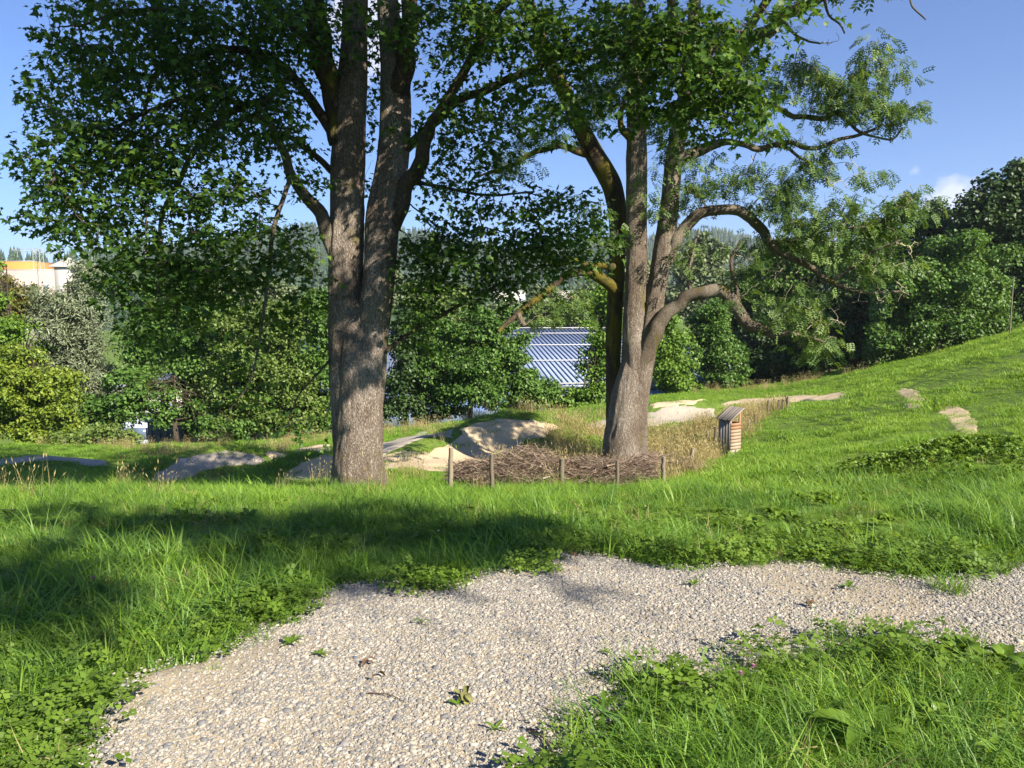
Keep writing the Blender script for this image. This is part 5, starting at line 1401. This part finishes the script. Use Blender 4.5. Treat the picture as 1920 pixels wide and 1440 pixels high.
# ------------------------------------------------------------------ small things lying on the gravel
srg = np.random.default_rng(41)
def gpx(px, py, dz=0.02):
    d = pix_dir(px, py); p = CAM + d * (-CAM[2] / d[2]); p[2] = T(p[0], p[1]) + dz
    return p
def twig(px0, py0, px1, py1, r, label):
    a, b = gpx(px0, py0, r + 0.018), gpx(px1, py1, r + 0.02)
    m_ = (a + b) / 2 + np.array([0.01, 0.015, 0.004]); c = catmull([a - a, m_ - a, b - a], 0.02)
    v, f = tube(c, np.linspace(r, r * 0.6, len(c)), 7, barky(3, 0.1, 5))
    o = MB().add(v, f, 0.25).build('fallen_twig', M['stick'], None, True); o.location = a
    return tag(o, label, 'twig')
twig(992, 1385, 1035, 1432, 0.007, 'brown fallen twig on gravel at the bottom centre')
twig(690, 1306, 760, 1330, 0.003, 'thin straw-like twig on the gravel left of the wilted leaves')
M['dead_leaf'] = simple('dead_leaf', (0.10, 0.06, 0.036), 0.8, 0.2, 30, 0.35)
M['wilted_leaf'] = simple('wilted_leaf', (0.13, 0.13, 0.04), 0.7, 0.3, 30, 0.35)
def leaf_litter(px, py, n, size, mat, label, cat='dead leaves', name='dead_leaf_clump'):
    g = gpx(px, py, 0.03); e = tag(empty(name, g), label, cat)
    for k in range(n):
        mb = MB(); a = srg.random() * 6.28; tv, tf = T_OVAL
        L = size * srg.uniform(0.7, 1.3)
        rows = []; Fq = []
        for s_ in range(5):
            q = s_ / 4; w = L * 0.32 * math.sin(math.pi * (0.08 + 0.86 * q)); cz = 0.25 * L * math.sin(q * 2.6 + k)
            rows += [(-w, L * q, cz + w * 0.7), (0, L * q, cz), (w, L * q, cz + w * 0.7)]
        for s_ in range(4): b = 3 * s_; Fq += [[b, b+1, b+4, b+3], [b+1, b+2, b+5, b+4]]
        mb.add(rows, Fq, srg.random())
        o = mb.build('leaf', M[mat], e, True); o.rotation_euler = (srg.normal(0, 0.3), srg.normal(0, 0.3), a); o.location = (srg.normal(0, size * 0.35), srg.normal(0, size * 0.35), 0.004)
leaf_litter(868, 1322, 5, 0.045, 'wilted_leaf', 'wilted curled leaves lying in the middle of the gravel', 'wilted leaves', 'wilted_leaf_clump')
leaf_litter(690, 1250, 4, 0.026, 'dead_leaf', 'dry brown leaves on gravel near the left grass edge')
leaf_litter(1512, 1145, 4, 0.032, 'dead_leaf', 'dry brown leaves on gravel towards the right')
leaf_litter(702, 1278, 2, 0.03, 'dead_leaf', 'pair of tiny brown leaf scraps on the gravel at left')
leaf_litter(1078, 1032, 2, 0.05, 'dead_leaf', 'reddish dead leaf at the far gravel edge')
def plant(px, py, n, lmin, lmax, wid, rise, label, name='gravel_weed', cat='weed'):
    e = tag(empty(name, gpx(px, py, 0.012), srg.random() * 6), label, cat)
    rm = rosette(n, lmin, lmax, wid, rise, int(srg.integers(1e6)), 5)
    for v_, f_ in zip(rm.v, rm.f):
        m2 = MB().add(v_, f_ - f_.min(), srg.random()); m2.build('leaf', M['herb'], e, True)
plant(545, 1215, 6, 0.05, 0.10, 0.25, 0.6, 'small green weed on gravel beside the left grass edge')
plant(600, 1235, 5, 0.04, 0.07, 0.3, 0.5, 'tiny weed with a white stone on the left gravel')
plant(930, 1382, 4, 0.04, 0.07, 0.25, 0.6, 'small green weed near the bottom middle of the gravel')
plant(858, 1334, 3, 0.03, 0.06, 0.35, 0.6, 'green sprig beside the wilted leaves')
plant(1130, 1335, 6, 0.05, 0.09, 0.25, 0.8, 'green weed at the tip of the right-hand grass')
plant(1590, 1108, 6, 0.05, 0.09, 0.25, 0.8, 'small upright weed on the gravel towards the right')
plant(1300, 1095, 5, 0.04, 0.08, 0.3, 0.5, 'flat weed at the far gravel edge in the centre')
plant(1130, 1235, 4, 0.03, 0.06, 0.3, 0.6, 'tiny lone weed in the centre of the gravel')
plant(790, 1175, 5, 0.05, 0.10, 0.15, 1.1, 'grassy weed sprouting from gravel below the shaded bank')
plant(1625, 1405, 7, 0.16, 0.26, 0.42, 0.6, 'large broad dock leaves at the bottom right', 'dock_plant', 'plant')
plant(1440, 1330, 6, 0.10, 0.16, 0.35, 0.7, 'dock rosette in the right-hand foreground grass', 'dock_plant', 'plant')
plant(410, 1120, 8, 0.14, 0.22, 0.4, 0.7, 'broad-leaved dock plant in the left foreground grass', 'dock_plant', 'plant')
plant(1690, 1045, 7, 0.12, 0.2, 0.3, 0.9, 'dock plant above the gravel towards the right', 'dock_plant', 'plant')
# grass tuft growing out of the gravel on the right
e = tag(empty('grass_tuft', gpx(1780, 1115, 0.0)), 'isolated grass tuft growing out of the gravel on the right', 'grass tuft')
blade_clump(130, 0.10, 0.10, 0.30, 0.005, 4, 1.3, 501).build('blades', M['grass'], e)
e = tag(empty('grass_tuft', gpx(1590, 1225, 0.0)), 'grass tuft hanging over the lower gravel edge at right', 'grass tuft')
blade_clump(90, 0.14, 0.10, 0.24, 0.005, 4, 1.0, 502).build('blades', M['grass'], e)
# clover blossoms
M['blossom'] = simple('blossom_pink', (0.55, 0.25, 0.42), 0.7)
M['blossom_w'] = simple('blossom_white', (0.75, 0.74, 0.66), 0.7)
def blossom(px, py, mat, label):
    g = gpx(px, py + 22, 0.0); e = tag(empty('clover_blossom', g), label, 'flower')
    h = 0.17; v, f = tube(np.array([[0, 0, 0], [0.004, 0, h / 2], [0, 0.004, h]]), [0.002] * 3, 5); MB().add(v, f).build('stem', M['herb'], e)
    mb = MB(); m_ = 60; d = norm(srg.normal(size=(m_, 3))); d[:, 2] = np.abs(d[:, 2]) * 1.0 - 0.2
    tv, tf = T_NARROW
    for k in range(m_):
        tp = d[k]; sd = norm(np.cross(tp, [0.3, 0.5, 0.8])); up = np.cross(sd, tp)
        mb.add(np.array([0, 0, h]) + 0.013 * (tv[:, :1] * sd * 1.6 + tv[:, 1:2] * tp + tv[:, 2:] * up), tf, srg.random())
    mb.build('head', M[mat], e)
blossom(1410, 1310, 'blossom', 'pink clover blossom in the right-hand foreground grass')
blossom(1386, 1325, 'blossom', 'second pink clover blossom just left and below the first')
blossom(178, 1102, 'blossom', 'pink blossom in the grass at the left')
blossom(822, 992, 'blossom_w', 'white clover blossom on the shaded bank')

# ------------------------------------------------------------------ air
m, nt = new_mat('haze_air'); t = NT(nt)
pv_ = nt.nodes.new('ShaderNodeVolumePrincipled')
pv_.inputs['Color'].default_value = (0.80, 0.87, 1.0, 1)
pv_.inputs['Density'].default_value = 0.00017
pv_.inputs['Anisotropy'].default_value = 0.2
oo = nt.nodes.new('ShaderNodeOutputMaterial'); nt.links.new(pv_.outputs[0], oo.inputs['Volume'])
hx_ = float(np.abs(gx).max()) + 60; hy0, hy1 = float(gy.min()) - 60, float(gy.max()) + 60
hz_o = MB().box((0, (hy0 + hy1) / 2, 110), (2 * hx_, hy1 - hy0, 290)).build('haze', m)
tag(hz_o, 'thin summer haze in the air over the valley', kind='stuff')
